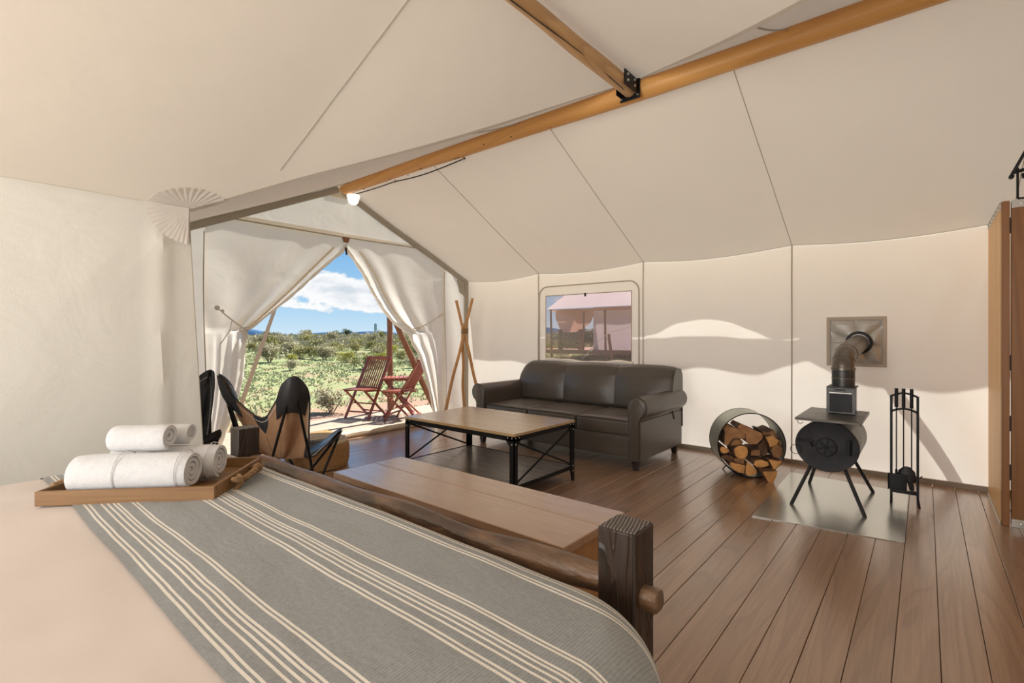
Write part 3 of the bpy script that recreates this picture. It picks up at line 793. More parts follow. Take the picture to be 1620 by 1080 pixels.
# ================================================================== BED
bed = thing('bed', 'dark rustic wooden bed footboard with square posts and a peeled log rail', 'bed', (-1.7, 1.2, 0))
for (xa, xb, ya, yb, zt) in ((-.664, -.558, 1.150, 1.262, .75), (-2.885, -2.782, 1.085, 1.195, .752)):
    b = MB(); b.box((xa, ya, 0), (xb, yb, zt-.002)); o = b.build('post', M['darkwood'], bed, bevel=.004)
    b = MB(); b.box((xa+.004, ya+.004, zt-.003), (xb-.004, yb-.004, zt+.0005)); b.build('end_grain', M['grainend'], o, sharp=0, bevel=.002)
pts = []; rad = []
for i in range(61):
    t = i/60; x = -2.80+2.14*t
    pts.append((x, 1.165+.03*t+.010*math.sin(t*7), .548+.044*t+.007*math.sin(t*11+1)))
    rad.append(.043+.008*math.sin(t*5+.5)+.005*math.sin(t*23)+.004*t)
b = MB(); b.tube(pts, rad, 22, jit=.22); lr = b.build('log_rail', M['log'], bed, sharp=70)
b = MB(); b.tube([(-.558, 1.2, .578), (-.535, 1.2, .578), (-.518, 1.2, .576), (-.512, 1.2, .576)], [.030, .032, .031, .020], 14, jit=.1); b.build('tenon', M['log'], bed, sharp=60)
b = MB(); b.tube([(-2.886+.0, 1.14, .55), (-2.93, 1.14, .55)], [.03, .028], 12); b.build('tenon', M['log'], bed)
b = MB(); b.box((-2.86, -1.15, .22), (-.60, 1.0, .30)); b.build('bed_base', M['darkwood'], bed, bevel=.01)
for xx in (-2.78, -.68):
    b = MB(); b.box((xx-.04, -1.1, 0), (xx+.04, -1.02, .22)); b.build('leg', M['darkwood'], bed)

# cloth surface that lies on a rounded-corner mattress and hangs over its edges
BX0, BX1, BY0, BY1, BR, BE = -3.0, -.375, -1.25, 1.10, .28, .12
BT = .635
def bedsurf(x, y, off=0.0, top=BT):
    cx = max(BX0+BR, min(BX1-BR, x)); cy = max(BY0+BR, min(BY1-BR, y))
    dx, dy = x-cx, y-cy; L = math.hypot(dx, dy)
    if dx == 0 and dy == 0:
        d = min(x-BX0, BX1-x, y-BY0, BY1-y)
        nx_, ny_ = 0, 0
        if d == x-BX0: nx_ = -1
        elif d == BX1-x: nx_ = 1
        elif d == y-BY0: ny_ = -1
        else: ny_ = 1
    else:
        d = BR-L; nx_, ny_ = dx/L, dy/L
        if abs(dx) < 1e-9 or abs(dy) < 1e-9: pass
    und = .007*mnoise.noise(Vector((x*2.0, y*2.6, 1.7))) + .003*mnoise.noise(Vector((x*6, y*9, 4.7)))
    crown = .012*math.sin(math.pi*min(1, max(0, (x-BX0)/(BX1-BX0))))
    s_ = BE*math.pi/2
    if d > BE:           # flat top
        return (x, y, top+und+crown+off)
    e = BE-d             # arc length beyond the start of the rounding
    base = Vector((x, y, 0)) + Vector((nx_, ny_, 0))*(d-BE)   # point where rounding starts
    if e < s_:
        a = e/BE
        p = base + Vector((nx_, ny_, 0))*((BE+off)*math.sin(a))
        return (p.x, p.y, top-BE+(BE+off)*math.cos(a)+(und+crown)*(1-a/1.6))
    h = e-s_
    fl_ = .010*math.sin((x*8+y*8))*min(1, h*5)
    p = base + Vector((nx_, ny_, 0))*(BE+off+fl_+.03*h)
    return (p.x, p.y, top-BE-h)
b = MB(); b.rbox((-2.96, -1.2, .30), (-.50, 1.0, .60), .06, 10)
o = b.build('mattress', M['mattress'], None); tag(o, 'thick mattress under the pale bed cover', 'mattress')
mb = MB()
mb.grid(lambda u, v: bedsurf(-3.32+3.24*u, -1.1+2.35*v), 150, 90)
sh = mb.build('bed_cover', M['sheet'], None, sharp=60); tag(sh, 'smooth pale pinkish-beige cover spread over the bed', 'bedding')
mb = MB()
X0, X1, Y0, Y1 = -3.22, -.10, .345, 1.33
def hem(x): return .003*math.sin(x*2.3+.6)+.003*math.sin(x*7)
mb.grid(lambda u, v: bedsurf(X0+(X1-X0)*u, Y0+hem(X0+(X1-X0)*u)*(1-v)+(Y1-Y0)*v, .007), 260, 110,
        uvfn=lambda u, v: ((X1-X0)*u, (Y1-Y0)*v))
th = mb.build('bed_throw', M['throw'], None, sharp=60); tag(th, 'grey woven throw with cream stripes across the foot of the bed', 'blanket')

# ---- tray (rotated rectangle) with rope handles
A_, B_, C_ = Vector((-2.385, .262, 0)), Vector((-1.975, .690, 0)), Vector((-2.318, .962, 0))
ux = (B_-A_).normalized(); uy = Vector((-ux.y, ux.x, 0)); TL = (B_-A_).length; TW = .445
TZ = .652
TM = Matrix(((ux.x, uy.x, 0, A_.x), (ux.y, uy.y, 0, A_.y), (0, 0, 1, TZ), (0, 0, 0, 1)))
tr = thing('wooden_tray', 'wooden serving tray with knotted rope handles lying on the bed', 'tray', tuple(TM @ Vector((TL/2, TW/2, 0))))
def tb(a, c_, name, **k):
    q = MB(); q.box(a, c_); q.xform(TM); return q.build(name, M['tray'], tr, bevel=.003, **k)
tb((0, 0, 0), (TL, .014, .052), 'side_board'); tb((0, TW-.014, 0), (TL, TW, .052), 'side_board')
tb((0, .014, 0), (.014, TW-.014, .052), 'end_board'); tb((TL-.014, .014, 0), (TL, TW-.014, .052), 'end_board')
tb((.014, .014, .003), (TL-.014, TW-.014, .011), 'bottom_board')
def rope(pts, r, name, parent, strands=3, turns=None):
    """twisted three-strand rope along pts"""
    P = [Vector(p) for p in pts]; q = MB()
    L = sum((P[i+1]-P[i]).length for i in range(len(P)-1)); turns = L/(r*5)
    for k in range(strands):
        path = []
        for i, p in enumerate(P):
            d = (P[min(i+1, len(P)-1)]-P[max(i-1, 0)]); x_, y_, _ = frame_of(d)
            a = 2*math.pi*(k/strands+turns*i/(len(P)-1))
            path.append(p+(x_*math.cos(a)+y_*math.sin(a))*r*.5)
        q.tube(path, r*.58, 7)
    return q.build(name, M['rope'], parent, sharp=60)
def smooth(pts, n=8):
    P = [Vector(p) for p in pts]; out_ = []
    for i in range(len(P)-1):
        p0, p1, p2, p3 = P[max(i-1, 0)], P[i], P[i+1], P[min(i+2, len(P)-1)]
        for k in range(n):
            t = k/n; out_.append(.5*((2*p1)+(p2-p0)*t+(2*p0-5*p1+4*p2-p3)*t*t+(3*p1-p0-3*p2+p3)*t**3))
    out_.append(P[-1]); return out_
for sgn, xx in ((1, TL), (-1, 0)):
    q = [(xx+sgn*.008, .330, .030), (xx+sgn*.028, .318, .040), (xx+sgn*.036, .27, .036), (xx+sgn*.034, .21, .030), (xx+sgn*.028, .17, .026)]
    rope([TM @ Vector(p) for p in smooth(q)], .013, 'rope_handle', tr)
    for yc in (.335, .135):
        kn = []
        c0 = Vector((xx+sgn*.026, yc, .030)); big_ = .020 if yc < .2 else .013
        for i in range(64):
            a = 2*math.pi*i/64
            kn.append(TM @ (c0+Vector((sgn*.010*math.cos(3*a)+0, big_*(math.sin(a)+.9*math.sin(2*a))*.75, big_*(math.cos(a)-.9*math.cos(2*a))*.75))))
        q = MB(); q.tube(kn, .0085 if yc < .2 else .0065, 7, closed=True); q.build('knot', M['rope'], tr, sharp=60)

# ---- rolled towels
def towel(name, label, c, ax, L, rx, rz, turns=3.2, band=True, flat_=1.0, tagc=False, tail=True):
    """a roll: spiral section swept along ax"""
    c = Vector(c); ax = Vector(ax).normalized(); sx_ = Vector((0,0,1)).cross(ax).normalized()
    t = thing(name, label, 'towel', tuple(c), group='rolled white towels on the tray')
    nA = int(turns*28); th_ = rx/(turns+.2)
    rows = []
    def sec(off, shrink=1):
        pts = []
        for i in range(nA+1):
            f_ = i/nA; a = 2*math.pi*turns*f_ + .6
            r = (th_*.35 + (rx-th_*.35)*f_)
            pts.append((r*math.cos(a), r*math.sin(a)*rz/rx))
        return pts
    S_ = sec(0); n = len(S_)
    nl = 16
    q = MB(); o = 0; vs = []
    for j in range(nl+1):
        s = j/nl; zz = (s-.5)*L
        endr = 1 - .06*max(0, abs(2*s-1)-.8)/.2
        for i, (a, h) in enumerate(S_):
            f_ = i/(n-1)
            wv = 1+.012*mnoise.noise(Vector((a*30, h*30, zz*14+c.x)))
            groove = 1-.022*math.exp(-((zz-.02*L)/.006)**2)*(f_ > .68)
            zo = zz + .010*(1-f_)*(-1 if s < .5 else 1)*0 - (.012*(1-f_))*(1 if s > .5 else -1)*(abs(2*s-1) > .9)
            vs.append(c+sx_*a*endr*wv*groove+Vector((0, 0, 1))*h*endr*wv*groove*flat_+ax*zo)
    fs = [(j*n+i, j*n+i+1, (j+1)*n+i+1, (j+1)*n+i) for j in range(nl) for i in range(n-1)]
    q.add(vs, fs)
    ob = q.build('rolled_cloth', M['towel'], t, sharp=80)
    md = ob.modifiers.new('solid', 'SOLIDIFY'); md.thickness = th_*.62; md.offset = -1
    md = ob.modifiers.new('bev', 'BEVEL'); md.width = .004; md.segments = 2; md.limit_method = 'ANGLE'; md.angle_limit = R(50)
    if band:
        for s_ in (-.10, .42):
            q = MB(); pts = []
            for i in range(30):
                a = R(-60+300*i/29)
                pts.append(c+sx_*(rx*1.005)*math.cos(a)+Vector((0,0,1))*rz*1.005*math.sin(a)*flat_+ax*L*s_)
            q.tube(pts, .0018, 5)
            q.build('hem_band', M['towel'], t)
    return t
txa = ux
def TP(x, y, z): return tuple(TM @ Vector((x, y, z)))
t1 = towel('rolled_towel', 'large white towel roll along the front edge of the tray', TP(.275, .100, .011+.077), txa, .40, .082, .077, 3.6)
t2 = towel('rolled_towel', 'large white towel roll behind the front one, its spiral end showing', TP(.300, .262, .011+.073), txa, .40, .076, .073, 3.6)
t3 = towel('rolled_towel', 'small folded white towel on top of the pile with a dark label', TP(.265, .155, .011+.196), txa, .20, .064, .054, 2.6, band=False)
t4 = towel('rolled_towel', 'small white towel roll on top, partly behind the other small one', TP(.315, .280, .011+.184), txa, .13, .050, .044, 2.6, band=False)
b = MB(); c0 = Vector(TP(.265-.104, .130, .190)); b.prism([c0, c0+uy*.004-ux*.006, c0+uy*.004-ux*.004+Vector((0,0,.036)), c0+Vector((0,0,.036))], tuple(uy*.006)); b.build('label', M['navy'], t3)

# ================================================================== BENCH at the foot of the bed
bn = thing('bench', 'low wide wooden bench of two broad boards beyond the log rail', 'bench', (-1.85, 1.8, 0))
for ya, yb in ((1.560, 1.838), (1.842, 2.050)):
    b = MB(); b.box((-2.66, ya, .412), (-1.045, yb, .450)); b.build('seat_board', M['bench'], bn, bevel=.004)
for xx in (-1.09, -2.615):
    b = MB(); b.box((xx-.02, 1.59, 0), (xx+.02, 2.02, .412)); b.build('end_panel', M['benchend'], bn, bevel=.003)
b = MB(); b.box((-2.595, 1.78, .18), (-1.11, 1.81, .30)); b.build('stretcher', M['benchend'], bn, bevel=.003)

# ================================================================== COFFEE TABLE
ct = thing('coffee_table', 'rustic wood coffee table with a black riveted steel frame and lower shelf', 'table', (-2.96, 3.23, 0))
tx0, tx1, ty0, ty1, tz = -3.605, -2.325, 2.815, 3.640, .52
nb = 5; wv_ = (ty1-ty0)/nb
for i in range(nb):
    b = MB(); b.box((tx0, ty0+i*wv_+.0006, tz-.022), (tx1, ty0+(i+1)*wv_-.0006, tz)); b.build('top_board', M['tabletop'], ct, bevel=.002)
b = MB()
for ya in (ty0+.004, ty1-.010): b.box((tx0+.004, ya, tz-.058), (tx1-.004, ya+.006, tz-.022))
for xa in (tx0+.004, tx1-.010): b.box((xa, ty0+.004, tz-.058), (xa+.006, ty1-.004, tz-.022))
b.build('apron', M['blackmetal'], ct, bevel=.001)
lx, ly = (tx0+.026, tx1-.026), (ty0+.026, ty1-.026)
for ix, x in enumerate(lx):
    for iy, y in enumerate(ly):
        sx_ = 1 if ix == 0 else -1; sy_ = 1 if iy == 0 else -1
        xo, yo = x-sx_*.022, y-sy_*.022
        b = MB()     # L-section leg, flared at the head and the foot
        def plate(ax, w0, w1, z0, z1):
            if ax == 'x': b.prism([(xo, yo, z0), (xo+sx_*w0, yo, z0), (xo+sx_*w1, yo, z1), (xo, yo, z1)], (0, sy_*.006, 0))
            else: b.prism([(xo, yo, z0), (xo, yo+sy_*w0, z0), (xo, yo+sy_*w1, z1), (xo, yo, z1)], (sx_*.006, 0, 0))
        for ax in 'xy':
            plate(ax, .030, .044, 0, .11); plate(ax, .044, .044, .11, .42); plate(ax, .044, .078, .42, .462); plate(ax, .078, .078, .462, tz-.023)
        lg = b.build('leg', M['blackmetal'], ct, sharp=30)
        b = MB()
        for zz, ww in ((.485, .02), (.485, .06), (.44, .02), (.13, .02), (.085, .02)):
            b.lathe([(0, -.004), (.0055, -.003), (.0065, 0)], (xo+sx_*ww, yo-sy_*.001, zz), 8, 'y') if sy_ > 0 else b.lathe([(0, .004), (.0055, .003), (.0065, 0)], (xo+sx_*ww, yo+.001, zz), 8, 'y')
            b.lathe([(0, -.004*sx_), (.0055, -.003*sx_), (.0065, 0)], (xo, yo+sy_*ww, zz), 8, 'x')
        b.build('rivet', M['plate'], lg)['kind'] = 'stuff'
b = MB()
for ya in (ty0+.008, ty1-.014): b.box((tx0+.03, ya, .098), (tx1-.03, ya+.006, .130))
for xa in (tx0+.008, tx1-.014): b.box((xa, ty0+.03, .098), (xa+.006, ty1-.03, .130))
b.build('shelf_frame', M['blackmetal'], ct, bevel=.001)
ns = 9; ws_ = (ty1-ty0-.03)/ns
for i in range(ns):
    b = MB(); b.box((tx0+.016, ty0+.015+i*ws_+.0008, .106), (tx1-.016, ty0+.015+(i+1)*ws_-.0008, .126)); b.build('shelf_board', M['shelfw'], ct, bevel=.0015)
for x in (tx0+.016, tx1-.016):
    for (ya, yb) in ((ty0+.03, ty1-.03), (ty1-.03, ty0+.03)):
        b = MB(); b.cyl((x, ya, .140), (x, yb, .458), .008, n=8); b.build('cross_brace', M['blackmetal'], ct)

# ================================================================== SOFA
so = thing('leather_sofa', 'dark brown-grey leather three-seat sofa with rolled arms under the window', 'sofa', (-3.02, 4.8, 0))
L = M['leather']
SX0, SX1 = -4.045, -2.00      # outer faces of the arm panels
yf, yb_ = 4.20, 5.20
b = MB(); b.rbox((SX0+.10, yf+.045, .10), (SX1-.10, yb_-.06, .315), .02, 6); b.build('base', L, so, sharp=40)
inx0, inx1 = SX0+.095, SX1-.085
cwid = (inx1-inx0)/3
for i in range(3):
    xa = inx0+cwid*i
    b = MB(); b.rbox((xa+.002, yf+.035, .300), (xa+cwid-.002, yb_-.28, .458), .035, 14, (0.0, .006, .020),
                     fn=lambda p: Vector((p.x, p.y+(.004*math.sin(p.x*90) if p.y < yf+.07 else 0), p.z+.004*mnoise.noise(Vector((p.x*9, p.y*9, i))))))
    sc = b.build('seat_cushion', L, so, sharp=60)
    b = MB()
    for zz in (.445, .325):
        b.tube([(xa+.014, yf+.046, zz)]+[(xa+.03+(cwid-.06)*k/10, yf+.036-.004*math.sin(math.pi*k/10), zz+.006*math.sin(math.pi*k/10)*(1 if zz > .4 else -.6)) for k in range(11)]+[(xa+cwid-.014, yf+.046, zz)], .005, 6)
    b.build('piping', M['piping'], sc)
# back: three bulging sections, outer top corners rounded
bx0, bx1 = -4.03, -1.985
splits = [bx0, -3.33, -2.655, bx1]
BKX = (bx0, bx1)
for i in range(3):
    xa, xb = splits[i], splits[i+1]
    def backfn(u, v, xa=xa, xb=xb, i=i):
        # v runs from the seat up over the top and down the rear
        x = xa+(xb-xa)*u
        zt_ = .930
        # rounded outer corner
        dl = x-bx0
        cut = 0
        if i == 0 and dl < .18: cut = (.18-math.sqrt(max(0, .18**2-(.18-dl)**2)))
        if i == 2 and bx1-x < .05: cut = (.05-math.sqrt(max(0, .05**2-(.05-(bx1-x))**2)))
        bul = (1-abs(2*u-1)**2.6)
        P = [(0, 4.99, .40), (.25, 4.93, .50), (.5, 4.945, .68), (.66, 4.975, .83), (.78, 5.02, .905), (.86, 5.08, .930), (.93, 5.17, .918), (1.0, 5.22, .85), (1.2, 5.225, .30)]
        vv_ = v*1.2
        for (t0, y0, z0), (t1, y1, z1) in zip(P, P[1:]):
            if vv_ <= t1 or t1 == 1.2:
                k = (vv_-t0)/(t1-t0); y = y0+(y1-y0)*k; z = z0+(z1-z0)*k; break
        if y < 5.1: y -= .060*bul*math.sin(math.pi*min(1, vv_/.92))-.02
        z = min(z, 1e9)
        if z > .6: z = .6+(z-.6)*(1-cut/.36)
        z += .022*bul*math.exp(-((vv_-.86)/.12)**2)-.018
        y += .0035*mnoise.noise(Vector((x*7, z*5, i)))
        return (x, y, z)
    b = MB(); b.grid(backfn, 28, 48)
    bc = b.build('back_cushion', L, so, sharp=70, solid=0)
    if i: 
        b = MB(); b.tube([Vector(backfn(0, j/40))+Vector((0, .012 if j < 28 else 0, -.004 if j > 24 else 0)) for j in range(0, 36)], .0045, 6); b.build('seam_piping', M['piping'], bc)
for x_, sgn in ((bx1, 1), (bx0, -1)):       # flat end panels of the back
    i = 2 if sgn > 0 else 0
    P = [(5.0, .47), (4.96, .52), (4.95, .68), (4.98, .82), (5.02, .885), (5.08, .905), (5.17, .895), (5.215, .83), (5.225, .47)]
    P = [(y, max(z, .60)) for y, z in P]
    if sgn < 0: P = [(y, min(z, .74)) for y, z in P]; x_ += .03
    b = MB(); b.prism([(x_-sgn*.004, y, z) for y, z in P], (sgn*.006, 0, 0)); b.build('back_end_panel', L, so, sharp=40, bevel=.003)
# arms
for sgn, xo in ((1, SX1), (-1, SX0)):
    # panel + roll profile in x,z
    rc = (xo-sgn*.020, .583); rw, rh = .092, .098
    prof = []
    for k in range(25):
        a = R(-62+250*k/24)
        prof.append((rc[0]+sgn*rw*math.cos(a), rc[1]+rh*math.sin(a)))
    inner = [(xo-sgn*.105, .47), (xo-sgn*.105, .095)]
    outer = [(xo, .095), (xo, .46)]
    ring = prof + inner + outer
    b = MB(); b.prism([(x, yf+.008, z) for x, z in ring], (0, yb_-yf-.01, 0)); am = b.build('arm', L, so, sharp=40)
    b = MB(); b.tube([(x, yf+.012, z) for x, z in ring], .006, 6, closed=True); b.build('arm_piping', M['piping'], am)
    # puffed front facing
    cx = sum(p[0] for p in ring)/len(ring); 
    q = MB(); n_ = len(ring)
    vs = [(x, yf+.010, z) for x, z in ring]+[(cx+(x-cx)*.75, yf-.004, z+(.5-z)*.06) for x, z in ring]
    q.add(vs, [(k, (k+1) % n_, (k+1) % n_+n_, k+n_) for k in range(n_)]+[tuple(range(n_, 2*n_))])
    q.build('arm_front_panel', L, am, sharp=50)
    b = MB(); b.box((xo-sgn*.002, yf+.02, .10), (xo+sgn*.006, yb_+.02, .455)); b.build('side_panel', L, so, bevel=.005)
b = MB(); b.box((SX0+.005, 5.19, .10), (SX1-.005, 5.235, .60)); b.build('back_panel', L, so, bevel=.01)
for x in (SX0+.055, SX1-.055):
    for y in (yf+.06, yb_-.03):
        b = MB(); b.prism([(x-.028, y-.028, 0), (x+.028, y-.028, 0), (x+.028, y+.028, 0), (x-.028, y+.028, 0)], (0,0,.0))
        b = MB(); b.bar((x, y, 0), (x, y, .10), .045, .045, (0, 1, 0), .068, .068); b.build('foot', M['darkwood'], so, bevel=.003)

# ================================================================== ROUND LOG HOLDER and firewood
ac = Vector((.52, -.854, 0)); hc = Vector((.854, .52, 0)); RR = .281; RL = .30
C0 = Vector((-1.165, 4.665, RR+.008))
wh = thing('log_holder', 'round open steel hoop standing on small feet, filled with firewood', 'holder', tuple(C0-Vector((0,0,C0.z))))
def disc(h, v, d): return C0+hc*h+Vector((0,0,v))-ac*d
b = MB()
n_ = 72
for (r_, d) in ((RR, 0), (RR, RL), (RR-.004, RL), (RR-.004, 0)):
    b.v += [disc(r_*math.cos(2*math.pi*i/n_), r_*math.sin(2*math.pi*i/n_), d) for i in range(n_)]
for k in range(4):
    for i in range(n_):
        b.f.append((k*n_+i, k*n_+(i+1) % n_, ((k+1) % 4)*n_+(i+1) % n_, ((k+1) % 4)*n_+i)); b.mi.append(0)
b.build('hoop', M['ringsteel'], wh, sharp=40)
b = MB()
for d in (0, RL): b.tube([disc((RR-.002)*math.cos(2*math.pi*i/n_), (RR-.002)*math.sin(2*math.pi*i/n_), d) for i in range(n_)], .0045, 6, closed=True)
b.build('rolled_rim', M['blackmetal'], wh)
for s_ in (-1, 1):
    for d in (.01, RL-.01):
        p = disc(s_*.13, -RR+.032, d); q = p+hc*s_*.035; q.z = 0.0
        b = MB(); b.cyl(p, q, .006, n=8); b.build('foot', M['blackmetal'], wh)
# firewood: end outlines in the plane of the hoop (metres right, up), depth offset, label
def zp(pts): return [((x-565)*.00076, (580-y)*.00081) for x, y in pts]
LOGS = [
 (zp([(372,640),(385,610),(420,592),(470,588),(512,600),(525,640),(515,690),(480,728),(440,728),(395,705)]), 0, 'end', 'round orange-cut firewood log facing the room at left of centre'),
 (zp([(225,640),(240,612),(290,615),(325,640),(318,668),(275,685),(240,672)]), .02, 'end', 'small firewood log against the left side of the steel hoop'),
 (zp([(345,590),(360,545),(400,525),(470,540),(478,560),(430,585)]), .01, 'side', 'flat split firewood piece just above the round orange log'),
 (zp([(285,600),(290,470),(330,390),(420,410),(500,450),(525,520),(470,530),(390,520),(340,560),(320,605)]), .05, 'side', 'biggest split firewood block at the upper left of the pile'),
 (zp([(420,400),(460,358),(600,420),(690,455),(700,500),(640,570),(560,580),(520,545),(510,470)]), .03, 'side', 'large tilted split firewood block at the top of the pile'),
 (zp([(720,490),(790,470),(860,520),(840,570),(770,595),(745,540)]), .01, 'end', 'split firewood piece at the upper right of the pile'),
 (zp([(785,640),(800,590),(850,570),(905,600),(915,680),(870,715),(810,700)]), .02, 'side', 'round firewood log against the right side of the steel hoop'),
 (zp([(580,660),(620,640),(670,640),(680,690),(640,705),(580,705)]), .05, 'side', 'small brown firewood piece in the middle of the pile'),
 (zp([(660,600),(720,525),(760,600),(765,680),(720,710),(690,690)]), .06, 'bark', 'dark bark-covered firewood piece right of centre'),
 (zp([(590,790),(610,745),(680,735),(745,755),(755,795),(690,815),(620,815)]), .01, 'end', 'half-round firewood log low in the middle of the pile'),
 (zp([(735,720),(830,730),(915,745),(890,790),(810,860),(780,800)]), -.03, 'end', 'wedge of firewood at the lower right of the pile'),
 (zp([(515,760),(560,790),(620,845),(615,880),(560,910),(500,900),(498,830)]), 0, 'end', 'quarter-round firewood log at the bottom of the pile'),
 (zp([(325,795),(345,768),(420,785),(495,800),(485,885),(420,875),(360,840)]), .0, 'end', 'long-faced firewood log at the lower left of the pile'),
 (zp([(245,710),(300,705),(380,720),(385,770),(330,765),(270,745)]), .04, 'bark', 'dark bark-covered firewood piece at the left below the small log'),
 (zp([(385,740),(440,730),(500,735),(498,795),(440,790),(390,775)]), .04, 'side', 'short firewood piece directly under the round orange log'),
 (zp([(640,830),(720,820),(795,815),(790,860),(735,975),(690,920)]), -.10, 'end', 'pointed firewood wedge sticking out at the bottom front of the pile'),
 (zp([(260,400),(290,355),(335,375),(330,440),(290,460)]), .04, 'side', 'narrow firewood piece at the top left edge of the pile'),
 (zp([(690,430),(760,450),(830,420),(870,500),(800,470),(720,480)]), .05, 'pale', 'thin pale firewood splinters at the top right of the pile'),
 (zp([(860,520),(900,530),(905,590),(870,570)]), .04, 'pale', 'slim pale firewood stick wedged in at the right of the pile'),
]
rr = random.Random(11)
for poly, d0, kind, lab in LOGS:
    ln = .27+rr.uniform(-.02, .02)
    cx = sum(p[0] for p in poly)/len(poly); cy = sum(p[1] for p in poly)/len(poly)
    # shrink slightly so that neighbours do not cut into each other, keep inside the hoop
    P0 = []
    for (h, v) in poly:
        h, v = cx+(h-cx)*1.0, cy+(v-cy)*1.0
        r_ = math.hypot(h, v)
        if r_ > RR-.012 and 'sticking' not in lab: h, v = h*(RR-.012)/r_, v*(RR-.012)/r_
        P0.append((h, v))
    # densify outline, roughen
    ring = []
    for (a, c_) in zip(P0, P0[1:]+P0[:1]):
        for k in range(3):
            t_ = k/3; h = a[0]+(c_[0]-a[0])*t_; v = a[1]+(c_[1]-a[1])*t_
            ring.append((h+rr.uniform(-.0016, .0016), v+rr.uniform(-.0016, .0016)))
    m_ = len(ring); b = MB(); secs = 5
    for j in range(secs):
        dd = d0+ln*j/(secs-1); sc = 1-.04*(j == secs-1)-.03*j/(secs-1)
        for (h, v) in ring:
            b.v.append(disc(cx+(h-cx)*sc+rr.uniform(-.001, .001), cy+(v-cy)*sc+rr.uniform(-.001, .001), dd+(rr.uniform(-.002, .002) if j in (0, secs-1) else 0)))
    for j in range(secs-1):
        for i in range(m_):
            b.f.append((j*m_+i, j*m_+(i+1) % m_, (j+1)*m_+(i+1) % m_, (j+1)*m_+i)); b.mi.append(1)
    b.v.append(disc(cx, cy, d0-.003)); ci = len(b.v)-1
    for i in range(m_): b.f.append((ci, (i+1) % m_, i)); b.mi.append(0)
    b.v.append(disc(cx, cy, d0+ln)); ci = len(b.v)-1
    for i in range(m_): b.f.append((ci, (secs-1)*m_+i, (secs-1)*m_+(i+1) % m_)); b.mi.append(0)
    endm = {'end': M['logend'], 'side': M['logpale'], 'bark': M['bark'], 'pale': M['towel'] if 0 else M['logpale']}[kind]
    o = b.build('firewood_log', [endm, M['bark']], None, sharp=28)
    tag(o, lab, 'firewood', 'firewood in the round holder')

# ================================================================== HEARTH, STOVE, FLUE
b = MB(); b.prism([(-.920, 3.69, .001), (-.095, 3.795, .001), (-.105, 5.03, .001), (-.945, 5.09, .001)], (0, 0, .004))
tag(b.build('hearth_plate', M['galv'], None, sharp=0, bevel=.001), 'flat galvanised steel sheet on the floor under the wood stove', 'floor plate')
st = thing('wood_stove', 'small black barrel wood stove on four splayed tube legs', 'stove', (-.55, 4.5, 0))
EC = Vector((-.556, 0, .437)); ea, eb = .198, .182; ys0, ys1 = 4.26, 4.86
def ell(a, k=1.0): return Vector((EC.x+ea*k*math.cos(a), 0, EC.z+eb*k*math.sin(a)))
n_ = 56
b = MB()
for y, k in ((ys0+.006, 1), (ys1, 1)): b.v += [ell(2*math.pi*i/n_, k)+Vector((0, y, 0)) for i in range(n_)]
for i in range(n_): b.f.append((i, (i+1) % n_, (i+1) % n_+n_, i+n_)); b.mi.append(0)
b.f.append(tuple(range(n_, 2*n_))); b.mi.append(0)
M['barrel'] = mat('barrel_side', (.10, .095, .085), .4, .6, (.20, .19, .17), 6)
b.build('barrel', M['barrel'], st, sharp=40)
b = MB()
prof = ((.0, .97, 0), (.006, 1.0, 0), (.016, 1.015, 0))
pr = [(ys0+.012, 1.0), (ys0, 1.02), (ys0-.006, 1.0), (ys0-.004, .97), (ys0-.002, .5), (ys0-.002, .02)]
for y, k in pr: b.v += [ell(2*math.pi*i/n_, k)+Vector((0, y, 0)) for i in range(n_)]
for j in range(len(pr)-1):
    for i in range(n_): b.f.append((j*n_+i, (j+1)*n_+i, (j+1)*n_+(i+1) % n_, j*n_+(i+1) % n_)); b.mi.append(0)
fd = b.build('front_plate', M['stove'], st, sharp=40)
b = MB(); dc = (EC.x+.0, ys0-.004, EC.z-.005); b.lathe([(0, -.010), (.060, -.010), (.066, -.006), (.068, 0)], dc, 32, 'y'); dr = b.build('air_damper', M['stove'], st, sharp=30)
b = MB()
for i in range(6):
    a = 2*math.pi*i/6+.3; p = Vector((dc[0], dc[1]-.011, dc[2])); q = p+Vector((math.cos(a)*.056, 0, math.sin(a)*.056))
    b.bar(p+(q-p)*.2, q, .010, .004, (0, 1, 0), .020, .004)
b.lathe([(0, -.020), (.008, -.018), (.010, -.010)], dc, 12, 'y'); b.build('damper_vane', M['blackmetal'], dr)
b = MB(); b.box((EC.x+.118, ys0-.014, EC.z-.04), (EC.x+.142, ys0-.003, EC.z+.06)); b.cyl((EC.x+.148, ys0-.014, EC.z-.045), (EC.x+.148, ys0-.014, EC.z+.065), .006, n=8); b.build('hinge', M['blackmetal'], st)
b = MB(); b.box((EC.x-.195, ys0-.016, EC.z+.02), (EC.x-.08, ys0-.006, EC.z+.036)); b.cyl((EC.x-.175, ys0-.01, EC.z+.03), (EC.x-.175, ys0-.035, EC.z+.03), .006, n=8); b.cyl((EC.x-.10, ys0-.03, EC.z+.022), (EC.x-.08, ys0-.03, EC.z-.01), .005, n=8); b.build('door_latch', M['blackmetal'], st)
b = MB(); b.tube([(EC.x-.165+.035*math.cos(a)-.03, ys0-.015+.01*math.sin(a), EC.z-.045+.033*math.sin(a)) for a in [i*math.pi/12 for i in range(24)]], .0022, 6, closed=True); b.build('wire_ring', M['blackmetal'], st)
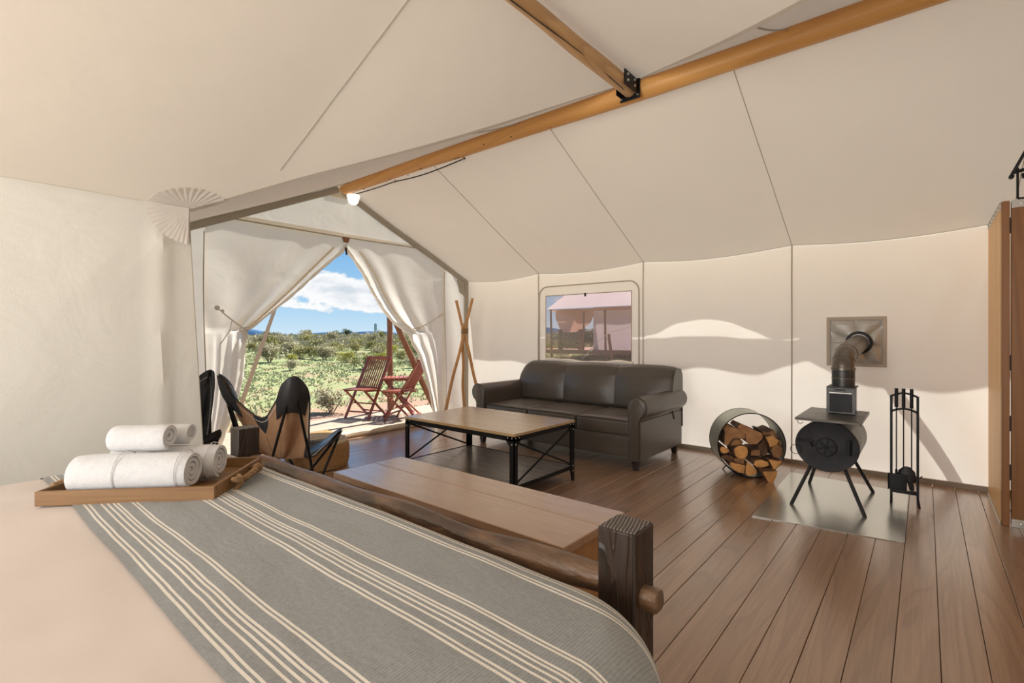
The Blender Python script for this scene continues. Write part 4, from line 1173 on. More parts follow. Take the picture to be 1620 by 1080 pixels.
# top plate
b = MB(); b.box((-.752, 4.215, .628), (-.345, 4.90, .636)); b.box((-.752, 4.215, .618), (-.345, 4.222, .630)); b.box((-.352, 4.215, .612), (-.345, 4.90, .630)); b.build('top_plate', M['stovetop'], st, bevel=.002)
b = MB(); b.tube([(-.735, 4.225, .62), (-.735, 4.225, .60), (-.72, 4.24, .585), (-.705, 4.25, .60)], .0025, 5); b.build('plate_hook', M['blackmetal'], st)
for px_, py_, tx_, ty_ in ((-.76, 4.13, -.65, 4.30), (-.752, 4.82, -.66, 4.74), (-.318, 4.155, -.455, 4.30), (-.318, 4.85, -.45, 4.74)):
    b = MB(); b.cyl((px_, py_, .006), (tx_, ty_, .30), .0125, n=12); b.build('leg', M['stove'], st)
# heat box and flue
fb = thing('flue_heat_box', 'square steel box with a chrome slot bar on top of the stove plate', 'box', (-.50, 4.72, .636))
b = MB(); b.box((-.590, 4.60, .637), (-.420, 4.80, .842)); b.build('body', M['pipedark'], fb, bevel=.004)
b = MB(); b.box((-.600, 4.592, .640), (-.410, 4.600, .846)); b.box((-.600, 4.592, .838), (-.410, 4.81, .848)); b.build('front_flange', M['pipedark'], fb, bevel=.002)
b = MB(); b.box((-.578, 4.586, .655), (-.432, 4.592, .790)); b.build('front_panel', M['stove'], fb, bevel=.006)
b = MB(); b.box((-.580, 4.578, .797), (-.430, 4.588, .806)); b.build('slot_bar', M['plate'], fb, bevel=.002)
b = MB(); b.box((-.545, 4.585, .820), (-.475, 4.592, .832)); b.build('slot', M['black'], fb)
fp = thing('stove_pipe', 'bent steel flue pipe running from the stove box to the wall', 'pipe', (-.50, 4.8, .846))
b = MB(); b.cyl((-.500, 4.70, .846), (-.500, 4.70, .975), .078, n=32, caps=False); b.build('lower_section', M['pipedark'], fp, sharp=30)
b = MB(); b.lathe([(.079, .972), (.083, .975), (.083, .992), (.079, .996)], (-.500, 4.70, 0), 32); b.lathe([(.079, .905), (.0805, .907), (.0805, .912), (.079, .914)], (-.500, 4.70, 0), 32); b.build('crimp_ring', M['pipe'], fp, sharp=30)
pts = smooth([(-.500, 4.70, .975), (-.500, 4.715, 1.03), (-.496, 4.78, 1.085), (-.488, 4.90, 1.115), (-.470, 5.20, 1.155), (-.460, 5.48, 1.185)], 4)
b = MB(); b.tube(pts, .077, 32, caps=False); b.build('elbow_section', M['pipe'], fp, sharp=30)
b = MB()
for k in (5, 10):
    d = (pts[k+1]-pts[k-1]).normalized(); x_, y_, _ = frame_of(d)
    b.tube([pts[k]+(x_*math.cos(a)+y_*math.sin(a))*.077 for a in [i*math.pi/16 for i in range(32)]], .0035, 6, closed=True)
b.build('crimp_ring', M['pipe'], fp)
fv = thing('flue_flap', 'crinkled silver heatproof square on the wall round the flue', 'flue panel', (-.485, 5.49, .98))
def flap(u, v):
    x = -.690+.405*u; z = .985+.415*v
    dx, dz = x+.460, z-1.185; r = math.hypot(dx, dz); an = math.atan2(dz, dx)
    ed = min(u, 1-u, v, 1-v)*8; ed = min(1, ed)
    y = 5.497-.035*abs(math.sin(an*3.1+.6+1.3*r))**.7*ed*min(1, r/.12) - .06*math.exp(-(r/.11)**2)*ed
    return (x, y, z)
b = MB(); b.grid(flap, 60, 60, skip=lambda u, v: math.hypot(-.690+.405*u+.460, .985+.415*v-1.185) < .070); b.build('silver_cloth', M['silver'], fv, sharp=25)
b = MB()
X0_, X1_, Z0_, Z1_ = -.715, -.262, .965, 1.418
for a, c_ in (((X0_, 5.478, Z0_), (X1_, 5.484, Z0_+.028)), ((X0_, 5.478, Z1_-.028), (X1_, 5.484, Z1_)), ((X0_, 5.478, Z0_+.0285), (X0_+.028, 5.484, Z1_-.0285)), ((X1_-.028, 5.478, Z0_+.0285), (X1_, 5.484, Z1_-.0285))): b.box(a, c_)
b.build('border', M['flapedge'], fv, bevel=.002)
b = MB()
d = Vector((.03, 1, .12)).normalized(); x_, y_, _ = frame_of(d); c0 = Vector((-.459, 5.415, 1.182))
b.tube([c0+(x_*math.cos(a)+y_*math.sin(a))*.089 for a in [i*math.pi/20 for i in range(40)]], .014, 10, closed=True); b.build('rubber_collar', M['black'], fv)
b = MB(); b.tube([c0-d*.008+(x_*math.cos(a)+y_*math.sin(a))*.076 for a in [i*math.pi/20 for i in range(40)]], .003, 6, closed=True); b.build('chrome_ring', M['plate'], fv)

# ================================================================== FIREPLACE TOOLS
tl = thing('tool_stand', 'tall black metal fireplace tool stand beside the wood stove', 'tool stand', (-.12, 4.69, 0))
bx, by = (-.197, -.043), 4.69
for x in bx:
    b = MB(); b.box((x-.008, by-.008, .045), (x+.008, by+.008, .80)); b.build('upright', M['blackmetal'], tl, bevel=.002)
    b = MB()
    b.bar((x, by, .05), (x+(.01 if x > -.1 else -.0), by-.055, 0), .014, .010); b.bar((x, by, .05), (x, by+.055, 0), .014, .010); b.build('foot', M['blackmetal'], tl)
arc = [(-.197+.154*i/12, by, .795+.025*math.sin(math.pi*i/12)) for i in range(13)]
b = MB()
for dz in (0, -.115):
    for p, q in zip(arc, arc[1:]): b.bar(Vector(p)+Vector((0,0,dz)), Vector(q)+Vector((0,0,dz)), .016, .014)
b.build('arched_rail', M['blackmetal'], tl)
b = MB(); b.box((-.197, by-.007, .075), (-.043, by+.007, .100)); b.box((-.197, by-.004, .205), (-.043, by+.004, .213)); b.build('lower_rail', M['blackmetal'], tl)
b = MB(); b.tube([(-.043, by, .21), (-.03, by, .205), (-.018, by-.01, .225)], .004, 6); b.build('hook', M['blackmetal'], tl)
for k, (x, nm_, lab) in enumerate(((-.166, 'hearth_shovel', 'black hearth shovel with a flat square blade hanging in the stand'), (-.124, 'hearth_brush', 'black hearth brush with round bristle head hanging in the stand'), (-.078, 'fire_poker', 'slim black fire poker hanging in the stand'))):
    t = thing(nm_, lab, 'hearth tool', (x, by-.016, .10), group='fireplace tools in the black stand')
    b = MB(); b.cyl((x, by-.016, .715), (x, by-.016, .855), .011, n=12); b.build('handle', M['blackmetal'], t)
    b = MB(); b.cyl((x, by-.016, .20 if k != 2 else .12), (x, by-.016, .72), .004, n=8); b.build('rod', M['blackmetal'], t)
    if k == 0:
        b = MB(); b.rbox((x-.05, by-.05, .105), (x+.062, by-.035, .225), .006, 4); b.rbox((x-.05, by-.065, .105), (x-.044, by-.035, .225), .002, 3); b.rbox((x+.056, by-.065, .105), (x+.062, by-.035, .225), .002, 3); b.cyl((x, by-.04, .22), (x, by-.016, .25), .008, n=8); b.build('blade', M['blackmetal'], t)
    if k == 1:
        b = MB(); rr = random.Random(2)
        for i in range(260):
            a = rr.uniform(-.2, math.pi+.2); r_ = rr.uniform(.0, .055)
            p = Vector((x+.018+r_*math.cos(a)*.5, by-.022+rr.uniform(-.012, .012), .19+r_*math.sin(a)*.4)); q = p+Vector((math.cos(a)*.018, rr.uniform(-.01, .01), -.075+math.sin(a)*.05))
            b.bar(p, q, .003, .003)
        b.build('bristles', M['black'], t)['kind'] = 'stuff'
        b = MB(); b.lathe([(0, .285), (.02, .280), (.048, .25), (.058, .20), (.05, .17), (0, .165)], (x+.018, by-.022, 0), 16); 
        b.v = [Vector((p.x, by-.022+(p.y-(by-.022))*.35, p.z)) for p in b.v]; b.build('brush_head', M['black'], t)
    if k == 2:
        b = MB(); b.tube([(x, by-.016, .12), (x, by-.02, .10), (x+.012, by-.02, .095), (x+.022, by-.02, .11)], .004, 6); b.build('tip', M['blackmetal'], t)

# ================================================================== WOODEN PARTITION at the right
pt = thing('wooden_partition', 'tall golden wooden partition with steel edge strips at the right end of the wall', 'partition', (.6, 4.8, 0))
PT_ = 2.13
b = MB(); b.box((.384, 4.62, .012), (.424, 5.46, PT_-.012)); b.build('side_panel', M['screen'], pt, bevel=.003)
b = MB(); b.box((.386, 4.575, .0), (.424, 4.618, PT_)); b.build('edge_post', M['screen2'], pt, bevel=.003)
PL = M['plate']
b = MB(); b.box((.380, 4.60, PT_-.045), (.386, 5.46, PT_)); b.box((.380, 4.60, PT_-.006), (.426, 5.46, PT_)); so_ = b.build('edge_strip', PL, pt, bevel=.001)
b = MB()
for i in range(6): b.lathe([(0, -.003), (.006, -.002), (.007, 0)], (.380, 4.68+i*.14, PT_-.024), 8, 'x')
b.build('screw', M['blackmetal'], so_)['kind'] = 'stuff'
b = MB(); b.box((.374, 4.60, .0), (.384, 5.46, .012)); b.build('edge_strip', PL, pt, bevel=.001)
for xa, xb in ((.432, .70), (.705, .97), (.975, 1.24)):
    b = MB(); b.box((xa, 4.580, .012), (xb, 4.618, PT_-.004)); b.build('front_board', M['screen2'], pt, bevel=.003)
for z0, z1 in ((.0, .052), (PT_-.050, PT_)):
    b = MB(); b.box((.432, 4.574, z0), (1.24, 4.580, z1)); s1 = b.build('edge_strip', PL, pt, bevel=.001)
    b = MB()
    for x in (.478, .66, .85, 1.05, 1.2): b.lathe([(0, -.004), (.007, -.003), (.008, 0)], (x, 4.574, (z0+z1)/2), 8, 'y')
    b.build('screw', PL, s1)['kind'] = 'stuff'
for zz in (.30, .62, 1.02, 1.92):
    b = MB(); b.box((.424, 4.586, zz), (.432, 4.612, zz+.10)); b.build('latch_block', M['black'], pt)
hk = thing('coat_bracket', 'black folding metal bracket fixed above the top of the wooden partition', 'bracket', (.50, 4.60, PT_))
b = MB()
b.bar((.462, 4.598, PT_+.012), (.462, 4.598, 2.34), .012, .012); b.bar((.462, 4.598, PT_+.010), (.56, 4.598, PT_+.010), .012, .012); b.build('upright', M['blackmetal'], hk)
b = MB(); b.bar((.432, 4.585, 2.292), (.56, 4.57, 2.58), .026, .016); b.build('arm', M['blackmetal'], hk)
b = MB(); b.bar((.434, 4.59, 2.31), (.56, 4.59, 2.335), .016, .020); b.cyl((.432, 4.60, 2.285), (.432, 4.57, 2.285), .014, n=10); b.bar((.48, 4.59, 2.28), (.56, 4.59, 2.30), .03, .03); b.build('joint', M['blackmetal'], hk)

# ================================================================== BUTTERFLY CHAIRS
def butterfly(label, P, feet, group='butterfly chairs by the doorway', studs=True):
    """P = four rod tips (rear-right, rear-left, front-right, front-left); feet = right, rear, front, left"""
    P = [Vector(p) for p in P]; ctr = sum(P, Vector())/4
    t = thing('butterfly_chair', label, 'chair', (ctr.x, ctr.y, 0), group=group)
    zc = .235
    order = [0, 2, 3, 1]                      # round the seat: rear-right, front-right, front-left, rear-left
    cxy = Vector((ctr.x, ctr.y, 0)); C_ = Vector((ctr.x, ctr.y, zc))
    nxt = {0: 2, 2: 3, 3: 1, 1: 0}
    zm = {(0, 2): .285, (2, 3): .33, (3, 1): .285, (1, 0): .60}
    cp_ = []; tipidx = {}; mididx = {}
    for k in order:
        T_ = P[k]; o_ = Vector((T_.x-ctr.x, T_.y-ctr.y, 0)).normalized(); n_ = P[nxt[k]]
        pr_ = Vector((-o_.y, o_.x, 0)); tow = n_-T_
        if pr_.dot(tow) < 0: pr_ = -pr_
        dz = 1.0 if T_.z > .6 else .42
        top = T_+o_*.012+Vector((0, 0, .035))
        tipidx[k] = len(cp_)+2
        pv_ = P[[q for q in nxt if nxt[q] == k][0]]; ta = Vector((tow.x, tow.y, 0)).normalized(); tb_ = Vector((pv_.x-T_.x, pv_.y-T_.y, 0)).normalized()
        cp_ += [T_+tb_*.17-Vector((0,0,.165*dz)), T_+(tb_*.75-pr_*.25)*.10-Vector((0,0,.030*dz)), top, T_+(ta*.75+pr_*.25)*.10-Vector((0,0,.030*dz)), T_+ta*.17-Vector((0,0,.165*dz))]
        m_ = (T_+n_)/2; m_ = Vector((m_.x, m_.y, 0)); m_ = m_+(cxy-m_)*.22; m_.z = zm[(k, nxt[k])]
        mididx[k] = len(cp_); cp_.append(m_)
    nC = len(cp_); SUB = 6; rim = []
    for i in range(nC):
        p0, p1, p2, p3 = cp_[i-1], cp_[i], cp_[(i+1) % nC], cp_[(i+2) % nC]
        for q in range(SUB):
            s_ = q/SUB; rim.append(.5*((2*p1)+(p2-p0)*s_+(2*p0-5*p1+4*p2-p3)*s_*s_+(3*p1-p0-3*p2+p3)*s_**3))
    nR = len(rim)
    def surf(i, rho):
        """i = position round the rim (float index), rho = 0 centre .. 1 edge"""
        i = i % nR; i0 = int(i); f_ = i-i0; B_ = rim[i0].lerp(rim[(i0+1) % nR], f_)
        p = C_.lerp(B_, rho); p.z = zc+(B_.z-zc)*rho**1.9
        return p
    def nrm(i, rho):
        pu = surf(i+.5, rho)-surf(i-.5, rho); pv = surf(i, min(1, rho+.02))-surf(i, rho-.02)
        n = pu.cross(pv)
        if n.length < 1e-9: return Vector((0, 0, 1))
        n.normalize(); inw = (C_+Vector((0,0,.5)))-surf(i, rho)
        return n if n.dot(inw) > 0 else -n
    NRAD = 16
    def shell(off, name, m_):
        b = MB(); b.v = []
        for j in range(1, NRAD+1):
            rho = j/NRAD
            for i in range(nR): b.v.append(surf(i, rho)+nrm(i, rho)*off)
        for j in range(NRAD-1):
            for i in range(nR): b.f.append((j*nR+i, j*nR+(i+1) % nR, (j+1)*nR+(i+1) % nR, (j+1)*nR+i)); b.mi.append(0)
        b.v.append(C_+Vector((0,0,off))); ci = len(b.v)-1
        for i in range(nR): b.f.append((ci, (i+1) % nR, i)); b.mi.append(0)
        return b.build(name, M[m_], t, sharp=80)
    shell(.003, 'leather_seat', 'blackleather'); shell(-.003, 'suede_backing', 'suede')
    b = MB(); b.tube(rim, .0065, 6, closed=True); b.build('bound_edge', M['blackleather'], t)
    b = MB(); acc = 0
    for i in range(nR):
        p, q = rim[i], rim[(i+1) % nR]; L_ = (q-p).length
        while acc < L_:
            c0 = surf(i+acc/L_, .955); nn = nrm(i+acc/L_, .955); x_, y_, _ = frame_of(nn)
            for sg in (1, -1): b.add([c0+nn*sg*.0085+(x_*math.cos(k*math.pi/3)+y_*math.sin(k*math.pi/3))*.0052 for k in range(6)], [tuple(range(6))])
            acc += .017
        acc -= L_
    b.build('stitching', M['cord'], t, sharp=0)['kind'] = 'stuff'
    for k in order:      # black pockets over the rod tips, on the outer face
        ti = tipidx[k]*SUB; b = MB()
        def pk(u, v, ti=ti):
            i = ti+(u-.5)*2*SUB*1.9; lo = .77+.06*abs(2*u-1)**2; rho = 1-(1-lo)*v
            return surf(i, rho)-nrm(i, min(.98, rho))*(.008+.030*math.sin(math.pi*v*.8+.3)*(1-abs(2*u-1)**3))
        b.grid(pk, 16, 8); b.build('tip_pocket', M['blackleather'], t, sharp=80)
    for k in order:      # leaf-shaped reinforcements at the middle of each edge
        mi_ = mididx[k]*SUB; b = MB()
        def lf(u, v, mi_=mi_):
            w_ = 2.2*math.cos(math.pi*.5*min(.97, v)**1.3); i = mi_+(u-.5)*2*w_; rho = 1-.20*v
            return surf(i, rho)-nrm(i, min(.98, rho))*.006
        b.grid(lf, 8, 8); b.build('edge_patch', M['blackleather'], t, sharp=80)
    for k in order:      # seams of the suede underside
        mi_ = mididx[k]*SUB; b = MB(); b.tube([surf(mi_, .74-.70*q/20)-nrm(mi_, .74-.70*q/20)*.005 for q in range(21)], .0022, 5); b.build('seam', M['rope'], t)
    FR, FB, FF, FL = [Vector(f) for f in feet]
    for k, (tip, (f1, f2)) in enumerate(zip(P, ((FR, FB), (FL, FB), (FR, FF), (FL, FF)))):
        hi = tip+Vector((0, 0, .0))
        for f in (f1, f2):
            d = (f-hi).normalized()
            b = MB(); b.tube(smooth([hi+Vector((0,0,.006)), hi+d*.06, f-d*.05+Vector((0,0,.0)), f+Vector((0, 0, .012))], 4), .0105, 10); b.build('frame_rod', M['blackmetal'], t)
    for f1, f2 in ((FR, FL), (FB, FF)):
        b = MB(); b.tube([f1+Vector((0,0,.012)), (f1+f2)/2+Vector((0,0,.014 if f1 is FR else .034)), f2+Vector((0,0,.012))], .0105, 10); b.build('floor_rod', M['blackmetal'], t)
    return t
butterfly('black leather butterfly chair seen from behind, its tan suede back facing the bed',
          [(-3.64, 1.81, .905), (-4.31, 1.55, .905), (-3.83, 2.31, .42), (-4.58, 2.05, .43)],
          [(-3.80, 2.08, 0), (-3.97, 1.72, 0), (-4.13, 2.13, 0), (-4.42, 1.82, 0)], group='butterfly chairs')
butterfly('black leather butterfly chair half hidden behind the near canvas wall corner',
          [(-5.16, 1.28, .90), (-4.87, 1.66, .905), (-4.76, 1.26, .43), (-4.50, 1.60, .43)],
          [(-4.96, 1.30, 0), (-5.02, 1.50, 0), (-4.64, 1.44, 0), (-4.72, 1.62, 0)], group='butterfly chairs')

# ================================================================== POUF
pf = thing('woven_pouf', 'low round tan woven pouf on the floor behind the butterfly chair', 'pouf', (-4.49, 2.47, 0))
prof = [(0, .262), (.16, .262), (.235, .255), (.272, .232), (.288, .19), (.292, .13), (.288, .06), (.276, .02), (.25, .004), (0, .004)]
pr = smooth([(r_, 0, h) for r_, h in prof], 4)
b = MB(); b.lathe([(p.x, p.z) for p in pr], (-4.49, 2.47, 0), 48); b.build('woven_body', M['pouf'], pf, sharp=80)
b = MB()
k = 0; r_ = .02; pts = []
while r_ < .25: pts.append((-4.49+r_*math.cos(k*.35), 2.47+r_*math.sin(k*.35), .264-.00*r_)); k += 1; r_ += .0009
b.tube(pts, .0055, 6); M['poufl'] = mat('pouf_top', (.66, .56, .44), .95, 0, (.52, .42, .31), 60, bump=.8, bscale=90); b.build('braided_top', M['poufl'], pf, sharp=80)
b = MB(); b.lathe([(.0, .2625), (.246, .2585), (.272, .238), (.274, .232)], (-4.49, 2.47, .002), 48); b.build('top_cover', M['poufl'], pf, sharp=60)

# ================================================================== CROSSED STICKS in the corner
ts = thing('crossed_sticks', 'three peeled wooden sticks bound with cord standing as a tripod in the corner', 'decoration', (-5.1, 5.0, 0))
for p0, p1 in (((-5.22, 4.72, 0), (-4.985, 5.10, 1.775)), ((-4.86, 5.24, 0), (-5.145, 4.93, 1.745)), ((-5.20, 5.14, 0), (-5.06, 4.97, 1.42))):
    p0, p1 = Vector(p0), Vector(p1); b = MB()
    b.tube([p0+(p1-p0)*i/16+Vector((.006*math.sin(i*.9), .005*math.sin(i*.7), 0)) for i in range(17)], [.024-.005*i/16 for i in range(17)], 12, jit=.15); b.build('stick', M['stick'], ts, sharp=60)
b = MB()
for i in range(7): b.tube([(-5.055+.046*math.cos(a), 5.01+.046*math.sin(a), 1.275+i*.011) for a in [k*math.pi/10 for k in range(20)]], .0065, 6, closed=True)
b.build('cord_binding', M['rope'], ts)

# ================================================================== OUTSIDE
# ground
def gz(x, y):
    d = math.hypot(x+6.5, y-3.0)
    z = -.38 + .022*max(0, min(d, 62)-6)
    z += .10*mnoise.noise(Vector((x*.16, y*.16, 2)))*min(1, d/8) + .35*mnoise.noise(Vector((x*.03, y*.03, 5)))*min(1, d/30)
    # level under the neighbouring tent and under this one
    k = max(0, 1-math.hypot(x+13, y-24)/9); z = z*(1-k)+(-.05)*k
    kk = max(0, min(1, 1-(max(abs(x+1.8)-6, abs(y-1.5)-6, 0))/2)); z = min(z, z*(1-kk)+(-.42)*kk)
    return z
def rs(t, n_, f_): return math.copysign(abs(t)**2.2, t)*f_
mb = MB(); mb.grid(lambda u, v: ((lambda x, y: (x, y, gz(x, y)))(-8+rs(2*u-1, 0, 150), 6+rs(2*v-1, 0, 150))), 170, 170)
gr = mb.build('ground', M['ground'], None, sharp=80); gr['kind'] = 'structure'
# far mountains in the haze-tinted blue
mt = MB()
def mtn(u, v):
    a = R(100+120*u); d = 900
    h = 9*max(0, mnoise.noise(Vector((u*14, 3.3, 1))))+6*max(0, mnoise.noise(Vector((u*31+4, 1.3, 1))))+1+9*math.exp(-((u-.49)/.025)**2)+16*math.exp(-((u-.24)/.05)**2)
    return (d*math.cos(a)*(1+.02*v), d*math.sin(a)*(1+.02*v), -30+(h+30)*math.sin(math.pi*v))
mt.grid(mtn, 180, 6); o = mt.build('hills', M['mountain'], None, sharp=80); o['kind'] = 'structure'

# deck
dk = thing('deck', None, None, (-6.3, 3.5, -.05)); dk['kind'] = 'structure'
b = MB(); b.box((-7.00, -.5, -.30), (-5.56, 8.0, -.062)); b.build('deck_frame', M['pole_out'], dk)
i = 0; x = -6.99
proto = None
while x < -5.60:
    if proto is None:
        q = MB(); q.box((-.0655, -.5, -.060), (.0655, 8.0, -.022)); proto = q.build('deck_board', M['deck'], dk, sharp=0, bevel=.003, seg=1); o = proto
    else: o = proto.copy(); link(o, dk)
    o.location = (x+.07-(-6.3), 0-3.5+3.5, 0)
    # mesh is stored relative to the deck origin
    o.location = (x+.07, 0, 0)
    x += .1425
b = MB(); b.box((-6.08, 2.60, -.022), (-5.60, 3.48, -.004)); tag(b.build('door_mat', M['mat'], None, bevel=.004), 'orange-brown coir mat on the deck just outside the doorway', 'mat')

def orient(t, x, y, z, rz):
    t.location = (x, y, z); t.rotation_euler = (0, 0, rz)
def slat_chair(label):
    t = local('folding_chair', label, 'chair', 'slatted folding chairs on the deck'); W = M['redwood']
    w2 = .215
    for s_ in (-1, 1):      # faces -y; long back rails run from the front feet up to the head
        b = MB(); b.bar((s_*w2, -.20, 0), (s_*w2, .36, .92), .022, .040, (1, 0, 0)); b.build('back_rail', W, t, bevel=.003)
        b = MB(); b.bar((s_*(w2-.03), .27, 0), (s_*(w2-.03), -.23, .43), .022, .036, (1, 0, 0)); b.build('rear_leg', W, t, bevel=.003)
        b = MB(); b.bar((s_*(w2-.03), -.25, .425), (s_*(w2-.03), .14, .410), .022, .032, (1, 0, 0)); b.build('seat_rail', W, t, bevel=.003)
    b = MB(); b.bar((-w2-.02, .345, .905), (w2+.02, .345, .905), .05, .026, (0, .55, .9)); b.build('head_rail', W, t, bevel=.003)
    b = MB(); b.bar((-w2, .075, .450), (w2, .075, .450), .045, .022, (0, .55, .9)); b.build('lower_back_rail', W, t, bevel=.003)
    for i in range(10):
        x = -.185+.370*i/9
        b = MB(); b.bar((x, .083, .465), (x, .335, .885), .020, .010, (1, 0, 0)); b.build('back_slat', W, t)
    for i in range(10):
        y = -.245+.37*i/9
        b = MB(); b.box((-w2-.005, y-.014, .436), (w2+.005, y+.014, .450)); b.build('seat_slat', W, t)
    b = MB(); b.bar((-w2, -.145, .10), (w2, -.145, .10), .03, .018, (0, 0, 1)); b.build('stretcher', W, t)
    b = MB(); b.bar((-w2+.02, .20, .075), (w2-.02, .20, .075), .03, .018, (0, 0, 1)); b.build('stretcher', W, t)
    b = MB(); b.bar((-w2, -.01, .215), (w2, -.01, .215), .03, .018, (0, 0, 1)); b.build('stretcher', W, t)
    return t
c1 = slat_chair('red-brown slatted wooden folding chair farther out on the deck, its tall slatted back upright')
orient(c1, -6.70, 4.47, -.022, R(17))
c2 = copy_tree(c1); c2['label'] = 'red-brown slatted wooden folding chair beside the leaning awning pole, seen from its side'
orient(c2, -6.06, 4.70, -.022, R(-62))
tt = local('folding_table', 'small red-brown slatted folding side table between the two deck chairs', 'table')
W = M['redwood']
for i in range(8):
    b = MB(); x = -.21+.42*i/7; b.box((x-.024, -.22, .535), (x+.024, .22, .550)); b.build('top_slat', W, tt)
for s_ in (-1, 1):
    b = MB(); b.box((-.23, s_*.19-.012, .510), (.23, s_*.19+.012, .535)); b.build('top_rail', W, tt)
for k, s_ in enumerate((-1, 1)):
    for i in range(7):
        y = -.17+.34*i/6+(.012 if k else -.012)
        b = MB(); b.bar((s_*.20, y, .51), (-s_*.20, y, .01), .018, .010, (0, 1, 0)); b.build('leg_slat', W, tt)
    b = MB(); b.box((-s_*.20-.018, -.20, .0), (-s_*.20+.018, .20, .03)); b.build('foot_rail', W, tt)
orient(tt, -6.47, 4.95, -.022, R(50)); tt.scale = (1.08, 1.08, 1.10)

# awning poles, guy strap
def tpole(name, label, p0, p1, r0, r1=None, m='pole_out', group=None, n=14):
    p0, p1 = Vector(p0), Vector(p1); b = MB(); r1 = r1 or r0
    b.tube([p0+(p1-p0)*i/14+Vector((.006*math.sin(i), .006*math.sin(i*1.4+1), 0)) for i in range(15)], [r0+(r1-r0)*i/14 for i in range(15)], n, jit=.12)
    return tag(b.build(name, M[m], None, sharp=60), label, 'pole', group)
tpole('awning_pole', 'brown round wooden pole leaning outside the right side of the doorway', (-6.19, 5.48, -.022), (-6.46, 4.27, 2.52), .048, .042)
tpole('awning_pole', 'upright brown wooden pole at the deck edge behind the folding chairs', (-7.06, 5.22, -.42), (-6.95, 5.10, 2.35), .052, .045)
gs = thing('guy_strap', 'beige webbing strap running down to the ground outside the doorway', 'strap', (-8, 2.3, -.3))
b = MB(); b.bar((-8.0, 3.98, 2.55), (-8.0, 2.976, -.34), .045, .006, (1, 0, 0), .070, .006); b.build('webbing', mat('strap_webbing', (.62, .50, .33), .9), gs)
b = MB(); b.cyl((-8.0, 2.96, -.50), (-8.0, 2.99, -.27), .015, n=8); b.build('stake', M['blackmetal'], gs)

# rain fly over the back wall: eave overhang and a second strip farther out, unseen, both outlined to cast the shade on the wall
ov = thing('rain_fly', 'outer canvas fly overhanging the back wall outside', 'awning', (-1.5, 6.0, 1.9))
def fly1(u, v):
    x = XD+(XE-XD)*u
    dep = .52 if x < -1.0 else .60
    if -2.56 < x < -1.0: dep = .54-.15*max(0, math.sin(math.pi*min(1, (x+2.56)/1.25)))**.8
    y = 5.5+dep*v; return (x, y, eave(x)-.01-.10*v*dep/.5)
b = MB(); b.grid(fly1, 120, 4); b.build('eave_flap', M['flyc'], ov)
def fly2(u, v):
    x = XD+(XE-XD)*u
    w_ = .235
    if -1.45 < x < -1.0: w_ = .235-.10*(x+1.45)/.45
    if x >= -1.0: w_ = .135+.18*math.sin(math.pi*min(1, (x+1.0)/1.5))
    w_ += .015*math.sin(x*7)
    return (x, 6.02+w_*v, 1.985-.02*math.sin(x*4)-.02*v)
b = MB(); b.grid(fly2, 140, 4); b.build('fly_shade_strip', M['flyc'], ov)
tpole('fly_pole', 'slanting pole outside the back wall whose shade falls across the canvas', (.68, 5.95, -.42), (-.60, 5.95, 2.0), .048, m='pole_out')
tpole('wall_post', 'upright pole behind the near canvas wall showing as a dark band', (-4.00, 1.02, -.42), (-3.99, 1.02, 2.06), .045, m='pole_out')

# neighbouring tent seen through the window
nt = thing('neighbour_tent', 'neighbouring canvas tent on a raised deck, seen through the clear window', 'tent', (-13, 24, .0))
NY = 21.6
b = MB(); b.box((-16.2, NY-.2, .30), (-7, NY+7, .50)); b.build('platform', M['pole_out'], nt)
M['nwall'] = canvas('neighbour_wall', (.66, .62, .64), .25); M['nroof'] = canvas('neighbour_roof', (.86, .82, .80), .25); M['nunder'] = canvas('neighbour_awning', (.60, .42, .33), .3)
b = MB(); b.grid(lambda u, v: (-13.25+6*u, NY+.9+.03*math.sin(u*20), .50+2.2*v), 20, 4); b.grid(lambda u, v: (-13.25, NY+.9+5*u, .50+2.2*v), 6, 4); b.build('wall_canvas', M['nwall'], nt)
b = MB(); b.grid(lambda u, v: (-15.55+(9*u)+.9*v*(1-u), NY+2.9*v-.05, 2.62+.04*math.sin(u*3)+2.0*v), 20, 6); b.build('roof_canvas', M['nroof'], nt)
b = MB(); b.grid(lambda u, v: (-15.55+9*u, NY-.04+.9*v, 2.60-.10*v), 20, 4); b.grid(lambda u, v: (-15.3+2.05*u, NY+.95+.02*v, 2.58-(.25+1.05*abs(1-u)**0*math.sin(math.pi*.5*(1-u))**.5*(.35+.65*v))*v), 12, 8)
b.build('awning_underside', M['nunder'], nt)
b = MB()
b.grid(lambda u, v: (-15.35+2.1*u, NY+.5, 2.60-v*(1.35*math.exp(-((u-.30)/.24)**2)+.18)), 24, 8); b.build('porch_drape', M['nunder'], nt)
for (xa, za, xb, zb, r_) in ((-15.28, -.1, -15.35, 2.65, .06), (-12.05, -.1, -12.1, 2.5, .055), (-13.32, .5, -13.3, 2.45, .05)):
    b = MB(); b.cyl((xa, NY+.05, za), (xb, NY+.05, zb), r_, n=10); b.build('porch_pole', M['pole_out'], nt)
wp = thing('firewood_stack', 'dark stacked firewood on the neighbouring tent porch', 'firewood stack', (-14.3, NY+.2, .5))
rr = random.Random(4)
for s_ in (-14.86, -13.62):
    b = MB(); b.box((s_-.05, NY+.1, .50), (s_+.05, NY+.4, 1.55)); b.build('rack_post', M['pole_out'], wp)
b = MB()
for r0 in range(7):
    for k in range(10):
        c0 = Vector((-14.75+.115*k+.03*(r0 % 2)+rr.uniform(-.01, .01), NY+.05, .60+.125*r0)); 
        b.cyl(c0, c0+Vector((0, .4, 0)), rr.uniform(.045, .062), n=6)
b.build('stacked_logs', M['bark'], wp)['kind'] = 'stuff'
